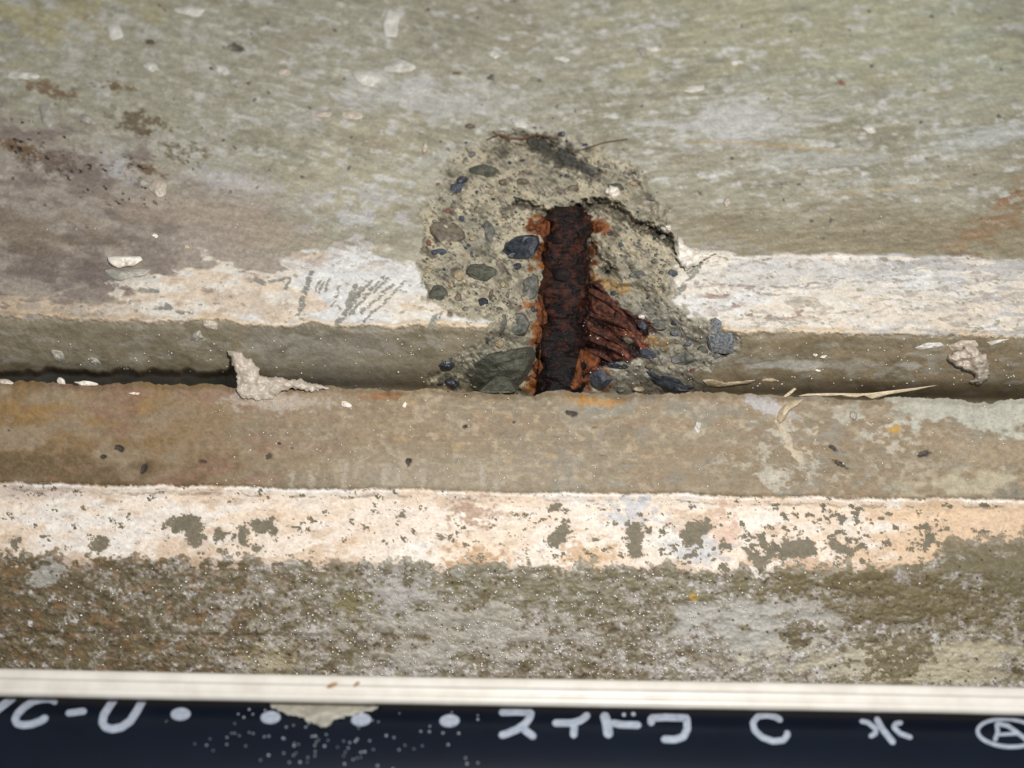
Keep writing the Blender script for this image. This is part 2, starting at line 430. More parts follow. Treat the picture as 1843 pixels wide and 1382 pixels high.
mix(Cw, (176, 160, 146), 0.8*sst(0.2, 1.4, cw1)*sst(470, 520, PX)*sst(780, 700, PX)*sst(496, 470, PY))
soft = coat_u*(1-0.92*hole_u)
Cu = Cu*(1-soft[..., None])+Cw*soft[..., None]
mix(Cu, (138, 136, 128), scr*coat_u*0.95)
# broken concrete
Cb = np.empty(shape_u+(3,)); Cb[:] = lin((180, 169, 144))
mix(Cb, (190, 178, 150), 0.7*sst(0.0, 1.2, n_mid2))
mix(Cb, (184, 174, 150), 0.6*sst(1.2, 0.4, ell(PX, PY, 900, 520, 120, 120)+0.2*rough2))
mix(Cb, (132, 128, 110), 0.75*sst(1.15, 0.5, ell(PX, PY, 910, 640, 90, 70)+0.2*rough2))
mix(Cb, (152, 145, 126), 0.7*sst(0.2, 1.2, rough1))
mix(Cb, (150, 146, 134), 0.7*sst(1030, 1120, PX)*sst(520, 560, PY))
mix(Cb, (136, 132, 116), 0.7*sst(0.5, 1.3, rough2))
wd, wr = worley(PX+2*n_ti, PY+2*n_ti, 13, 50)
sh = np.stack([wr*120+50, wr*112+48, wr*96+46], -1)/255.0
sm = (sst(4.6, 2.8, wd)*(wr > 0.35))[..., None]*0.9
Cb = Cb*(1-sm)+(sh**2.2)*sm
wd, wr = worley(PX+2*n_ti, PY+2*n_ti, 7.5, 54)
mix(Cb, (58, 54, 50), 0.85*sst(2.2, 1.1, wd)*(wr > 0.62))
mix(Cb, (92, 86, 72), 0.75*sst(1.0, 2.0, fbm(PX, PY, 24, 12, 5, 190, 0.4)))
mix(Cb, (120, 70, 50), 0.6*sst(2.2, 1.1, wd)*(wr < 0.04))
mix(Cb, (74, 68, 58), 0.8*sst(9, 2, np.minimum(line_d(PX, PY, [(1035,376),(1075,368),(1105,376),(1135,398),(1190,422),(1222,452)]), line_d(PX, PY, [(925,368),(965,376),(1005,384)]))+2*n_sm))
mix(Cb, (84, 80, 68), 0.9*sst(1.2, 0.6, ell(PX, PY, 1008, 280, 82, 22, 0.5)+0.3*n_sm))
mix(Cb, (98, 78, 52), 0.7*sst(5, 1, line_d(PX, PY, [(880, 248), (930, 247), (960, 246), (1000, 250)])+1.5*n_sm))
# rust bleeding from the bar
edge = np.where(lat < 0, -lat-42, lat-40)
rustm = sst(24, 4, edge+9*rough2+5*n_sm)*sst(385, 400, PY)*sst(1.1, 0.2, sst(0.2, 0.9, fbm(PX, PY, 60, 36, 3, 60)))
rustm = np.maximum(rustm, sst(18, 4, edge+5*rough2)*sst(640, 670, PY))
rustm = np.maximum(rustm, sst(1.15, 0.7, np.minimum(ell(PX, PY, 968, 406, 28, 17), ell(PX, PY, 1078, 406, 22, 14))+0.2*n_sm))
rustm = np.maximum(rustm, 0.9*sst(1.15, 0.6, ell(PX, PY, 1060, 670, 44, 34)+0.25*n_sm))
mix(Cb, (140, 84, 38), 0.95*rustm)
mix(Cb, (92, 44, 20), rustm*0.9*sst(-0.2, 0.9, rough2))
mix(Cb, (176, 138, 78), 0.7*sst(1.2, 0.6, np.minimum(ell(PX, PY, 1100, 510, 34, 14, 0.3), ell(PX, PY, 1170, 608, 40, 10, 0.4))+0.3*n_sm))
mix(Cb, (84, 44, 34), fin*0.95)
mix(Cb, (34, 17, 15), fin*0.95*sst(0.3, -0.6, finw+0.3*rough2))  # dark shading between the fins painted into their troughs
mix(Cb, (134, 80, 58), fin*0.8*sst(0.35, 0.9, finw+0.25*n_sm)*sst(500, 600, PY))
mix(Cb, (40, 22, 20), fin*0.6*sst(0.4, 1.0, rough1))
mix(Cb, (36, 20, 14), 0.9*sst(14, 2, edge+4*rough2)*sst(0, 40, lat)*sst(400, 470, PY))  # dark-brown shadow gap painted beside the bar's right edge
mix(Cb, (30, 18, 12), sst(30, 6, np.hypot(PX-1022, (PY-384)*1.6)+4*rough2))  # near-black brown around the bar's top end
blend = inside*(1-upz*(1-sst(2, 30, sd+8*rough2)))
Cu = Cu*(1-blend[..., None])+Cb*blend[..., None]
Cu *= (1+0.05*n_sm+0.05*n_ti)[..., None]
wet_u = np.clip(0.25+0.3*sst(0, 1.2, n_mid)+0.5*rec*sst(-0.3, 1, n_mid2)+0.4*inside*sst(0.5, 1.2, rough2), 0, 1)

# ---- lower body (ledge) ----
edge_top = 702.0
vis = np.arange(704, 1226, STEP)
rows_y0 = np.array([0.0, 0.33, 0.66, 1.0])
lo_rows = np.concatenate([[712, 709, 706.5, 705], vis, np.arange(1230, 1320, 3), np.arange(1322, 1701, 9)])
UL, VL = np.meshgrid(UP, lo_rows)
QX, QY = to_photo(UL, VL)
# ragged upper edge
ragged = 4.5*fbm(QX, QY*0+7, 70, 70, 5, 70)*0.7+0.9*fbm(QX, QY*0+2, 14, 14, 3, 71)
VLr = VL+ragged*sst(760, 706, VL)
QX, QY = to_photo(UL, VLr)
YL = smooth_prof(VL, [(600, 12), (704, 12), (716, 6), (880, -22), (888, -30), (900, -44), (1018, -82), (1030, -78), (1226, -58), (1320, -10), (1700, 0)], 6)
YL = YL+np.where(VL < 716, (1-sst(700, 716, VL))*10, 0)
YL[0] = 150; YL[1] = 90; YL[2] = 45; YL[3] = 24
m1 = fbm(QX, QY, 90, 40, 4, 80); m2 = fbm(QX, QY, 34, 18, 5, 81); m3 = fbm(QX, QY, 12, 8, 4, 82); m4 = fbm(QX, QY, 4.5, 3.6, 3, 83)
hst = fbm(QX, QY, 120, 7, 4, 84, 0.018); big = fbm(QX, QY, 220, 120, 3, 85); m5 = fbm(QX, QY, 26, 18, 5, 86)
low_z = sst(1008, 1030, VL)
YL[4:] -= (0.5*m2+0.25*m3+0.03*hst+low_z*(0.2*m3+0.12*m4+0.6*m2))[4:]
# white coat on the moulding
band_top = 884+1.6*fbm(QX, QY*0, 60, 60, 4, 87)
band_bot = 1014+5*fbm(QX, QY*0+5, 40, 40, 5, 88)+np.interp(QX, [0, 700, 1350, 1640, 1700, 1843, 2000], [0, 6, 4, -6, -58, -66, -66])
coat_b = sst(-1.5, 2.5, VL-band_top+0.8*m4)*sst(4, -4, VL-band_bot+5*m3+5*m2)
dens = np.interp(QX, [-200, 200, 900, 1050, 1200, 1600, 2000], [2.25, 2.2, 2.0, 1.55, 1.1, 0.95, 1.0])-0.35*sst(900, 1000, VL)*sst(1000, 1300, QX)
dens = dens+0.9*sst(945, 900, VL)*sst(950, 1300, QX)
chipb = sst(dens, dens+0.14, m5*0.7+0.6*m3+0.3*m4)
wd, wr = worley(QX+3*m4, QY+2*m4, 26, 90)
chipb = np.maximum(chipb, sst(5.2, 3.6, wd+1.2*m4)*(wr > 0.80))
for pts in [[(286,943),(303,936),(316,929),(328,930),(340,925),(362,930),(365,945),(357,962),(368,968),(352,988),(338,978),(330,958),(305,950)],
            [(386,955),(396,952),(406,962),(402,974),(390,972)], [(416,962),(424,961),(425,969),(417,971)],
            [(428,952),(440,944),(448,955),(442,972),(446,984),(430,982)], [(448,941),(462,934),(478,938),(490,934),(496,952),(494,965),(484,956),(460,957)],
            [(452,986),(474,984),(472,992),(456,993)], [(396,990),(407,992),(399,1002)], [(160,985),(172,968),(190,968),(196,982),(178,996)],
            [(982,975),(1000,958),(1016,940),(1024,950),(1018,972),(1004,984)], [(1124,940),(1150,944),(1160,936),(1152,980),(1160,1000),(1138,1006),(1132,980)],
            [(1226,960),(1240,945),(1270,934),(1284,948),(1268,964),(1262,980),(1236,984)], [(1338,986),(1362,1000),(1395,992),(1420,1000),(1380,1008),(1368,1036),(1356,1010)],
            [(1400,990),(1410,974),(1440,968),(1464,978),(1466,996),(1440,1006),(1408,1004)], [(1488,978),(1500,962),(1512,980),(1540,986),(1538,1000),(1500,994)],
            [(984,908),(1008,903),(1010,915),(992,918)], [(12,970),(30,964),(34,975),(28,984)], [(710,926),(728,922),(730,932),(716,934)], [(786,964),(798,962),(800,970),(788,971)]]:
    xs = [p[0] for p in pts]; ys = [p[1] for p in pts]
    c0 = max(0, int((min(xs)-30+170)/STEP)); c1 = int((max(xs)+60+170)/STEP)
    sdp = poly_sd(QX[:, c0:c1], QY[:, c0:c1], pts)
    chipb[:, c0:c1] = np.maximum(chipb[:, c0:c1], sst(-1.2, 1.2, sdp+1.5+2.2*m3[:, c0:c1]+1.8*m4[:, c0:c1]))
coat_solid_b = coat_b*(1-chipb)
YL[4:] -= (2.0*coat_solid_b)[4:]
YL[4:] -= (3.0*sst(5, 1, np.abs(VL-band_top-2)))[4:]

CL = np.empty(UL.shape+(3,)); CL[:] = lin((146, 127, 102))
mix(CL, (134, 106, 68), 0.85*sst(520, 60, QX+80*m1)*sst(1.2, -0.6, m1))
mix(CL, (106, 88, 62), 0.85*sst(1.2, 0.3, ell(QX, QY, 110, 850, 260, 40, 0.02)+0.3*m1))
mix(CL, (156, 122, 72), 0.6*sst(1.2, 0.3, ell(QX, QY, 110, 735, 160, 34)+0.3*m1))
mix(CL, (132, 120, 98), 0.6*sst(0.0, 1.1, m1)*sst(200, 500, QX))
mix(CL, (140, 108, 88), 0.6*sst(0.6, 1.4, fbm(QX, QY, 90, 30, 4, 91))*sst(700, 400, QX))
mix(CL, (158, 146, 126), 0.7*sst(500, 700, QX)*sst(1200, 900, QX)*sst(790, 850, QY))
mix(CL, (174, 146, 106), 0.6*sst(0.3, 1.9, 0.7*m2+0.6*m3)*sst(600, 800, QX)*sst(1400, 1150, QX)*sst(880, 800, QY))
mix(CL, (138, 134, 122), 0.6*sst(0.5, 1.2, fbm(QX, QY, 50, 24, 5, 92))*sst(900, 1050, QX))
mix(CL, (160, 147, 125), 0.3*sst(-0.2, 1.8, hst)*sst(300, 700, QX))
mix(CL, (168, 155, 134), 0.55*sst(0.2, 2.0, 0.6*m5+0.7*m3)*sst(300, 700, QX))
mix(CL, (126, 110, 86), 0.5*sst(0.4, 2.0, 0.6*fbm(QX, QY, 18, 12, 4, 180)+0.7*m4))
mix(CL, (180, 172, 154), 0.75*sst(0.3, 1.5, 0.6*m2+0.8*m3)*sst(1.2, 0.4, ell(QX, QY, 1480, 810, 260, 80)))
mix(CL, (122, 102, 72), 0.75*sst(0.4, 1.3, 0.6*m5+0.7*m3)*sst(1.2, 0.5, ell(QX, QY, 1400, 840, 240, 50)))
mix(CL, (160, 142, 116), 0.8*sst(1600, 1750, QX)*sst(780, 800, QY)*sst(850, 820, QY))
mix(CL, (182, 172, 146), 0.8*sst(1.15, 0.4, ell(QX, QY, 1740, 868, 140, 26)+0.25*m2))
mix(CL, (182, 179, 164), 0.9*sst(-6, 8, np.interp(QX, [1400, 1560, 1640, 1760, 1800, 2000], [690, 752, 766, 762, 782, 786])-QY+7*m2+3*m3)*sst(1540, 1640, QX+30*m2))
mix(CL, (190, 186, 184), 0.8*sst(1.15, 0.6, ell(QX, QY, 1385, 733, 46, 14, 0.4)+0.25*m3))
mix(CL, (206, 190, 164), 0.8*sst(9, 2, line_d(QX, QY, [(1404, 752), (1410, 775), (1420, 800), (1440, 830)])+3*m3))
mix(CL, (190, 184, 168), 0.8*sst(1.15, 0.6, ell(QX, QY, 1395, 860, 30, 22, 0.3)+0.25*m3))
mix(CL, (188, 148, 74), 0.9*sst(1.1, 0.6, ell(QX, QY, 1612, 772, 14, 7)+0.25*m3))
mix(CL, (172, 126, 64), 0.85*sst(1.15, 0.5, ell(QX, QY, 1065, 723, 50, 10, 0.1)+0.25*m3))
mix(CL, (150, 102, 60), 0.8*sst(1.15, 0.5, ell(QX, QY, 680, 712, 40, 6, 0.0)+0.25*m3))
mix(CL, (186, 172, 156), 0.8*sst(1.15, 0.4, ell(QX, QY, 500, 722, 90, 20)+0.3*m3))
for (a, b_) in [((622, 835), (616, 880)), ((695, 845), (690, 878)), ((718, 850), (716, 876)), ((762, 850), (760, 880)), ((868, 840), (868, 885)), ((894, 866), (892, 886)), ((560, 845), (560, 880)), ((525, 850), (525, 880))]:
    mix(CL, (190, 180, 164), 0.5*sst(6, 0, line_d(QX, QY, [a, b_])+3.0*m3))
for cx, cy, a, b_, an in [(215, 807, 9, 6, 0.3), (186, 822, 6, 3, 0), (363, 830, 10, 4, 0.1), (258, 845, 5, 10, 0.5), (485, 822, 7, 8, 0.4), (502, 798, 3, 2, 0), (525, 807, 4, 2, 0),
                          (735, 832, 5, 8, 0.2), (1072, 769, 6, 4, 0), (1028, 745, 12, 5, 0.2), (1510, 834, 14, 4, 0.5), (1660, 816, 12, 5, -0.2), (1498, 805, 8, 4, 0.5), (836, 768, 4, 3, 0),
                          (925, 760, 3, 2, 0), (15, 775, 3, 2, 0)]:
    mix(CL, (62, 54, 50), 0.9*sst(1.15, 0.7, ell(QX, QY, cx, cy, a, b_, an)+0.25*m3))
    YL += 3.0*sst(1.1, 0.5, ell(QX, QY, cx, cy, a, b_, an))
# mottled bottom face
Cm = np.empty(UL.shape+(3,)); Cm[:] = lin((146, 137, 119))
paleness = np.interp(QX, [-200, 150, 450, 700, 1100, 1500, 2000], [-1.2, -1.0, 0.0, 0.6, 0.55, 0.6, 0.4])  # paler from the left end towards the middle and right
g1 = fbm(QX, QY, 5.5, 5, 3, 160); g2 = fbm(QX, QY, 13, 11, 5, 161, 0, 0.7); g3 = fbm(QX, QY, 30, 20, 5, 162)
mix(Cm, (106, 92, 66), 0.9*sst(0.6, -0.9, m2*0.45+0.35*g2+0.35*g1+paleness))
mix(Cm, (172, 164, 154), 0.85*sst(-0.2, 1.4, g3*0.6+0.4*g1+0.55*paleness))
mix(Cm, (204, 200, 197), 0.85*sst(0.8, 1.9, g2*0.6+g1*0.6+0.3*m2+0.4*paleness))
mix(Cm, (112, 100, 72), 0.75*sst(0.8, 1.6, fbm(QX, QY, 24, 17, 5, 93)+0.3*g1))
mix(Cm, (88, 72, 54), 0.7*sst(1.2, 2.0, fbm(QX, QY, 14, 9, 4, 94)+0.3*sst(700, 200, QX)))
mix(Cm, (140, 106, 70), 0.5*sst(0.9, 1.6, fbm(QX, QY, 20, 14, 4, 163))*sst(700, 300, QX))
mix(Cm, (182, 178, 170), 0.85*sst(1.15, 0.4, ell(QX, QY, 1340, 1130, 130, 50)+0.3*m2))
mix(Cm, (192, 184, 162), 0.9*sst(1.15, 0.4, ell(QX, QY, 1560, 1190, 170, 34)+0.3*m2))
mix(Cm, (186, 176, 150), 0.8*sst(1.15, 0.5, ell(QX, QY, 1740, 1190, 110, 34)+0.35*m2))
mix(Cm, (178, 166, 132), 0.7*sst(1.15, 0.5, ell(QX, QY, 495, 1185, 40, 28)+0.35*m3))
mix(Cm, (110, 98, 68), 0.92*sst(-0.25, 0.3, 1-ell(QX, QY, 1640, 1075, 210, 46, 0.12)+0.35*m2+0.2*m3))
mix(Cm, (112, 102, 76), 0.92*sst(-0.2, 0.3, 1-ell(QX, QY, 1800, 1015, 120, 48, 0.1)+0.35*m2+0.2*m3))
mix(Cm, (108, 96, 70), 0.9*sst(-0.15, 0.2, 1-ell(QX, QY, 1430, 1145, 24, 26)+0.4*m3))
mix(Cm, (116, 104, 78), 0.9*sst(-0.2, 0.2, 1-ell(QX, QY, 1610, 1195, 50, 40)+0.5*m3))
mix(Cm, (122, 112, 74), 0.9*sst(-0.2, 0.2, 1-ell(QX, QY, 650, 1085, 42, 24)+0.4*m3))
mix(Cm, (120, 112, 84), 0.7*sst(-0.3, 0.3, 1-ell(QX, QY, 900, 1060, 240, 40)+0.6*m2))
mix(Cm, (176, 170, 158), 0.7*sst(-0.3, 0.3, 1-ell(QX, QY, 820, 1130, 120, 50)+0.6*m2))
mix(Cm, (174, 168, 164), 0.8*sst(-0.2, 0.3, 1-ell(QX, QY, 715, 1065, 46, 34)+0.5*m3))
mix(Cm, (176, 172, 164), 0.7*sst(-0.2, 0.3, 1-ell(QX, QY, 85, 1035, 30, 22, -0.5)+0.4*m3))
mix(Cm, (190, 156, 80), 0.85*sst(1.15, 0.5, ell(QX, QY, 1248, 1073, 9, 9)+0.25*m3))
mix(Cm, (80, 68, 50), 0.6*sst(3.0, 1.2, np.abs(QY-1136-0.01*QX)+1.0*m3)*sst(700, 500, QX))
wd, wr = worley(QX, QY, 24, 95)
mix(Cm, (60, 52, 44), 0.85*sst(3.0, 1.4, wd)*(wr > 0.7))
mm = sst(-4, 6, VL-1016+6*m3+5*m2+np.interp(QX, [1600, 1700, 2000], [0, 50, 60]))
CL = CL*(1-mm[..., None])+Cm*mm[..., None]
# coat
Ck = np.empty(UL.shape+(3,)); Ck[:] = lin((234, 217, 199))
mix(Ck, (236, 228, 218), 0.7*sst(0.2, 1.2, m1+0.4*sst(950, 1200, QX)))
mix(Ck, (226, 198, 168), 0.5*sst(0.3, 1.3, fbm(QX, QY, 80, 26, 4, 96)))
mix(Ck, (198, 168, 136), 0.6*sst(0.7, 1.8, fbm(QX, QY, 60, 26, 5, 97)+0.7*sst(970, 1010, VL)))
mix(Ck, (172, 138, 112), 0.8*sst(1.15, 0.4, ell(QX, QY, 855, 925, 45, 22)+0.35*m3))
mix(Ck, (186, 146, 98), 0.8*sst(1.15, 0.3, ell(QX, QY, 850, 1005, 60, 22)+0.35*m3))
mix(Ck, (206, 170, 128), 0.8*sst(1.15, 0.3, ell(QX, QY, 1060, 1000, 60, 26)+0.35*m3))
mix(Ck, (218, 186, 150), 0.85*sst(1480, 1620, QX+40*m2)*sst(895, 915, QY))
mix(Ck, (214, 180, 156), 0.8*sst(1.15, 0.5, ell(QX, QY, 1305, 960, 28, 50)+0.25*m3))
mix(Ck, (200, 166, 132), 0.85*sst(1.15, 0.5, ell(QX, QY, 1450, 1020, 70, 16)+0.25*m3))
mix(Ck, (196, 178, 164), 0.7*sst(250, 100, QX)*sst(904, 890, QY))
mix(Ck, (190, 194, 200), 0.7*sst(1.2, 0.5, ell(QX, QY, 1140, 915, 40, 26)+0.35*m3))
mix(Ck, (196, 198, 200), 0.7*sst(1.2, 0.5, ell(QX, QY, 1260, 990, 50, 24)+0.35*m3))
mix(Ck, (240, 232, 222), 0.85*sst(4.0, 1.0, np.abs(VL-band_top-4)+1.2*m4)*sst(-0.6, 0.4, m2))
mix(Ck, (150, 138, 122), 0.7*sst(3.0, 1.0, np.abs(VL-band_top-13-2*m2))*sst(-0.2, 0.8, m2))
wd, wr = worley(QX+2*m4, QY, 11, 98)
mix(Ck, (132, 118, 102), 0.75*sst(2.0, 1.0, wd)*(wr > 0.72))
CL = CL*(1-coat_b[..., None])+Ck*coat_b[..., None]
mix(CL, (124, 114, 94), coat_b*chipb)
mix(CL, (96, 92, 78), 0.5*coat_b*chipb*sst(0.2, 1, m3))
CL *= (1+0.05*m3+0.055*m4)[..., None]
wet_l = np.clip(0.2+0.25*sst(0, 1, m1)*(1-coat_b)+0.55*mm*sst(-0.5, 0.8, m2), 0, 1)

# ------------------------------------------------------------------ build wall meshes, split into parts along their real edges
def grid_parts(UUa, VVa, Ya, col, wet, split, names, mats, label0):
    col = np.clip(col, 0.002, 0.9)*0.88
    X, Yw, Z = world(UUa, VVa, Ya)
    V = np.stack([X, Yw, Z], -1)
    gu = np.gradient(V, axis=1); gv = np.gradient(V, axis=0)
    N = np.cross(gv, gu); N /= np.linalg.norm(N, axis=-1, keepdims=True)+1e-12
    if N[5, 5, 1] > 0: N = -N
    R, K = UUa.shape
    idx = np.arange(R*K).reshape(R, K)
    q = np.stack([idx[:-1, :-1], idx[1:, :-1], idx[1:, 1:], idx[:-1, 1:]], -1).reshape(-1, 4)
    fs = split[:-1, :-1].ravel()
    Vf = V.reshape(-1, 3); Nf = N.reshape(-1, 3); Cf = col.reshape(-1, 3); Wf = wet.ravel()
    out = []
    for k, nm in enumerate(names):
        qq = q[fs == k]
        if not len(qq):
            out.append(None); continue
        used, inv = np.unique(qq, return_inverse=True)
        o = mesh_obj(nm, Vf[used], inv.reshape(-1, 4).astype(np.int32), mats[k], out[0] if k else None, True,
                     {'Col': Cf[used], 'wet': Wf[used]}, Nf[used])
        out.append(o)
    tag(out[0], *label0, kind='structure')
    return out
split_u = np.where(sd > 0, 1, np.where(coat_solid > 0.5, 2, 0))
wall_u, broken, coat_up = grid_parts(UU, VV, Yu, Cu, wet_u, split_u, ['wall_upper', 'broken_concrete', 'white_coating'], [M_con, M_brk, M_coat],
    ('olive grey concrete face with white chamfer and a broken hollow in it', 'wall'))
tag(broken, 'broken hollow of pale concrete full of stones around the rusty bar')
tag(coat_up, 'flaking white coat along the chamfered edge')
split_l = np.where(coat_solid_b > 0.5, 1, 0)
wall_l, coat_lo = grid_parts(UL, VLr, YL, CL, wet_l, split_l, ['wall_lower', 'white_coating'], [M_low, M_coat],
    ('brown concrete ledge below the recess, white moulding and mottled face', 'wall'))
tag(coat_lo, 'cream white chipped coat on the moulding')

# ------------------------------------------------------------------ sampling of the built relief
def blur(a, r):
    k = np.cumsum(np.pad(a, ((r+1, r), (0, 0)), mode='edge'), 0); a = (k[2*r+1:]-k[:-2*r-1])/(2*r+1)
    k = np.cumsum(np.pad(a, ((0, 0), (r+1, r)), mode='edge'), 1); return (k[:, 2*r+1:]-k[:, :-2*r-1])/(2*r+1)
nU = len(np.arange(-150, 716, STEP))
Yu_v = Yu[:nU]; Yu_b = blur(Yu_v, 5)
Yl_v = YL[4:4+len(vis)]; Yl_b = blur(Yl_v, 4)
Yu_bb = blur(Yu_v, 9)
def stone_depth(u, v):
    up, vp = to_design(np.asarray(u, float), np.asarray(v, float))
    ci = np.clip(((up+170)/STEP).round().astype(int), 0, len(UP)-1)
    ru = np.clip(((vp+150)/STEP).round().astype(int), 0, nU-1)
    c, r = ci[0], ru[0]
    du = np.clip((Yu_bb[r, c+6]-Yu_bb[r, c-6])/12, -0.45, 0.45); dv = np.clip((Yu_bb[min(r+6, nU-1), c]-Yu_bb[r-6, c])/12, -0.7, 0.7)
    return np.minimum(Yu_bb[r, c], Yu_v[r, c]+3)+(ci-c)*du+(ru-r)*dv
def depth(u, v, soft=False):
    """depth of the wall surface seen at photo pixel (u, v)"""
    up, vp = to_design(np.asarray(u, float), np.asarray(v, float))
    ci = np.clip(((up+170)/STEP).round().astype(int), 0, len(UP)-1)
    ru = np.clip(((vp+150)/STEP).round().astype(int), 0, nU-1)
    rl = np.clip(((vp-704)/STEP).round().astype(int), 0, len(vis)-1)
    a = (Yu_b if soft else Yu_v)[ru, ci]; b = (Yl_b if soft else Yl_v)[rl, ci]
    return np.where(vp < 703, a, b)
def photo_world(u, v, y):
    up, vp = to_design(np.asarray(u, float), np.asarray(v, float))
    return np.stack(world(up, vp, y), -1)

def lump(name, outline, height, mat, parent=None, pw=2.0, rough=0.12, seed=0, rings=7, segs=28, back=5, smooth=True, soft=True, lift=0.0, depthf=None, tilt=(0, 0)):
    """a rounded or plate-like body with the given outline (photo pixels) sitting on the wall, domed towards the viewer"""
    rs = np.random.RandomState(seed)
    pts = np.array(outline, float)
    cen = pts.mean(0)
    d = np.hypot(*(np.roll(pts, -1, 0)-pts).T); cum = np.concatenate([[0], np.cumsum(d)])
    t = np.linspace(0, cum[-1], segs, endpoint=False)
    cl = np.vstack([pts, pts[:1]])
    ox = np.interp(t, cum, cl[:, 0]); oy = np.interp(t, cum, cl[:, 1])
    P = []; H = []
    for r in range(rings+1):
        f = math.sin((r/rings)*math.pi/2) if r else 0
        if r == 0:
            P.append(cen[None]); H.append([1.0])
        else:
            P.append(np.stack([cen[0]+(ox-cen[0])*f, cen[1]+(oy-cen[1])*f], -1))
            H.append(np.full(segs, max(0.0, 1-f**pw)**0.6))
    P = np.vstack(P); H = np.concatenate(H)
    sz = max(6.0, min(np.ptp(pts[:, 0]), np.ptp(pts[:, 1])))
    nz = fbm(P[:, 0]+seed*31, P[:, 1]+seed*17, sz*0.5, sz*0.5, 3, 100+seed % 9)
    h = height*H*(1+rough*2.2*nz)
    base = (depthf or depth)(P[:, 0], P[:, 1], soft) if depthf is None else depthf(P[:, 0], P[:, 1])
    y = base-h-lift+tilt[0]*(P[:, 0]-cen[0])+tilt[1]*(P[:, 1]-cen[1])
    front = photo_world(P[:, 0], P[:, 1], y)
    # back plate
    nb = 1+segs*rings
    outer = np.arange(nb-segs, nb)
    bk = photo_world(P[outer, 0], P[outer, 1], base[outer]+back)
    bc = photo_world(cen[0], cen[1], base[0]+back)[None]
    V = np.vstack([front, bk, bc])
    faces = []
    for s in range(segs):
        s2 = (s+1) % segs
        faces.append((0, 1+s, 1+s2))
        for r in range(rings-1):
            a = 1+r*segs
            faces.append((a+s, a+segs+s, a+segs+s2, a+s2))
        faces.append((outer[s], nb+s, nb+s2, outer[s2]))
        faces.append((nb+s, nb+segs, nb+s2))
    faces = [tuple(int(i) for i in f) for f in faces]
    return mesh_obj(name, V, faces, mat, parent, smooth)
def pad(name, outline, height, mat, edge=12, rough=0.2, seed=0, back=12, depthf=None, step=1.6):
    """a body of any outline: domed from its rim inwards, closed behind"""
    pts = np.array(outline, float)
    x = np.arange(pts[:, 0].min()-4, pts[:, 0].max()+4, step); y = np.arange(pts[:, 1].min()-4, pts[:, 1].max()+4, step)
    gx, gy = np.meshgrid(x, y)
    wx = gx+1.4*fbm(gx, gy, 9, 9, 3, 140+seed % 5); wy = gy+1.4*fbm(gx, gy, 9, 9, 3, 150+seed % 5)
    sdp = poly_sd(wx, wy, outline)
    t = np.clip(sdp/edge, 0, 1)
    nz = fbm(gx+seed*40, gy, 22, 16, 3, 170+seed % 7); nz2 = fbm(gx, gy+seed*9, 6, 5, 3, 171)
    h = height*np.sqrt(np.clip(1-(1-t)**2, 0, 1))*(1+rough*nz+0.03*nz2)
    base = depthf(gx.ravel(), gy.ravel()).reshape(gx.shape) if depthf else depth(gx, gy, True)
    fr = photo_world(gx, gy, base-h).reshape(-1, 3); bk = photo_world(gx, gy, base+back).reshape(-1, 3)
    ok = (sdp > 0)
    cell = ok[:-1, :-1] & ok[1:, :-1] & ok[1:, 1:] & ok[:-1, 1:]
    R, K = gx.shape; idx = np.arange(R*K).reshape(R, K); n = R*K
    a, b, c, d = idx[:-1, :-1], idx[1:, :-1], idx[1:, 1:], idx[:-1, 1:]
    Q = [np.stack([a, b, c, d], -1)[cell], np.stack([a, d, c, b], -1)[cell]+n]
    cp = np.pad(cell, 1)
    for (p, q), nb in (((a, b), cp[1:-1, :-2]), ((c, d), cp[1:-1, 2:]), ((d, a), cp[:-2, 1:-1]), ((b, c), cp[2:, 1:-1])):
        m = cell & ~nb
        Q.append(np.stack([q, p, p+n, q+n], -1)[m])
    Q = np.vstack(Q)
    used, inv = np.unique(Q, return_inverse=True)
    return mesh_obj(name, np.vstack([fr, bk])[used], inv.reshape(-1, 4).astype(np.int32), mat)
def blob_outline(cx, cy, a, b, ang=0.0, seed=0, n=22, jag=0.12):
    rs = np.random.RandomState(seed*13+5)
    ph = rs.rand(4)*6.28; am = rs.rand(4)*jag
    out = []
    for k in range(n):
        t = 2*math.pi*k/n
        r = 1+sum(am[i]*math.sin((i+2)*t+ph[i]) for i in range(4))
        x, y = a*r*math.cos(t), b*r*math.sin(t)
        out.append((cx+x*math.cos(ang)-y*math.sin(ang), cy+x*math.sin(ang)+y*math.cos(ang)))
    return out
def rock_outline(cx, cy, a, b, ang=0.0, seed=0):
    rs = np.random.RandomState(seed*7+3)
    n = rs.randint(6, 9)
    ts = (np.arange(n)+rs.rand(n)*0.6)*2*math.pi/n
    out = []
    for t in ts:
        r = 0.85+0.3*rs.rand()
        x, y = a*r*math.cos(t), b*r*math.sin(t)
        out.append((cx+x*math.cos(ang)-y*math.sin(ang), cy+x*math.sin(ang)+y*math.cos(ang)))
    return out

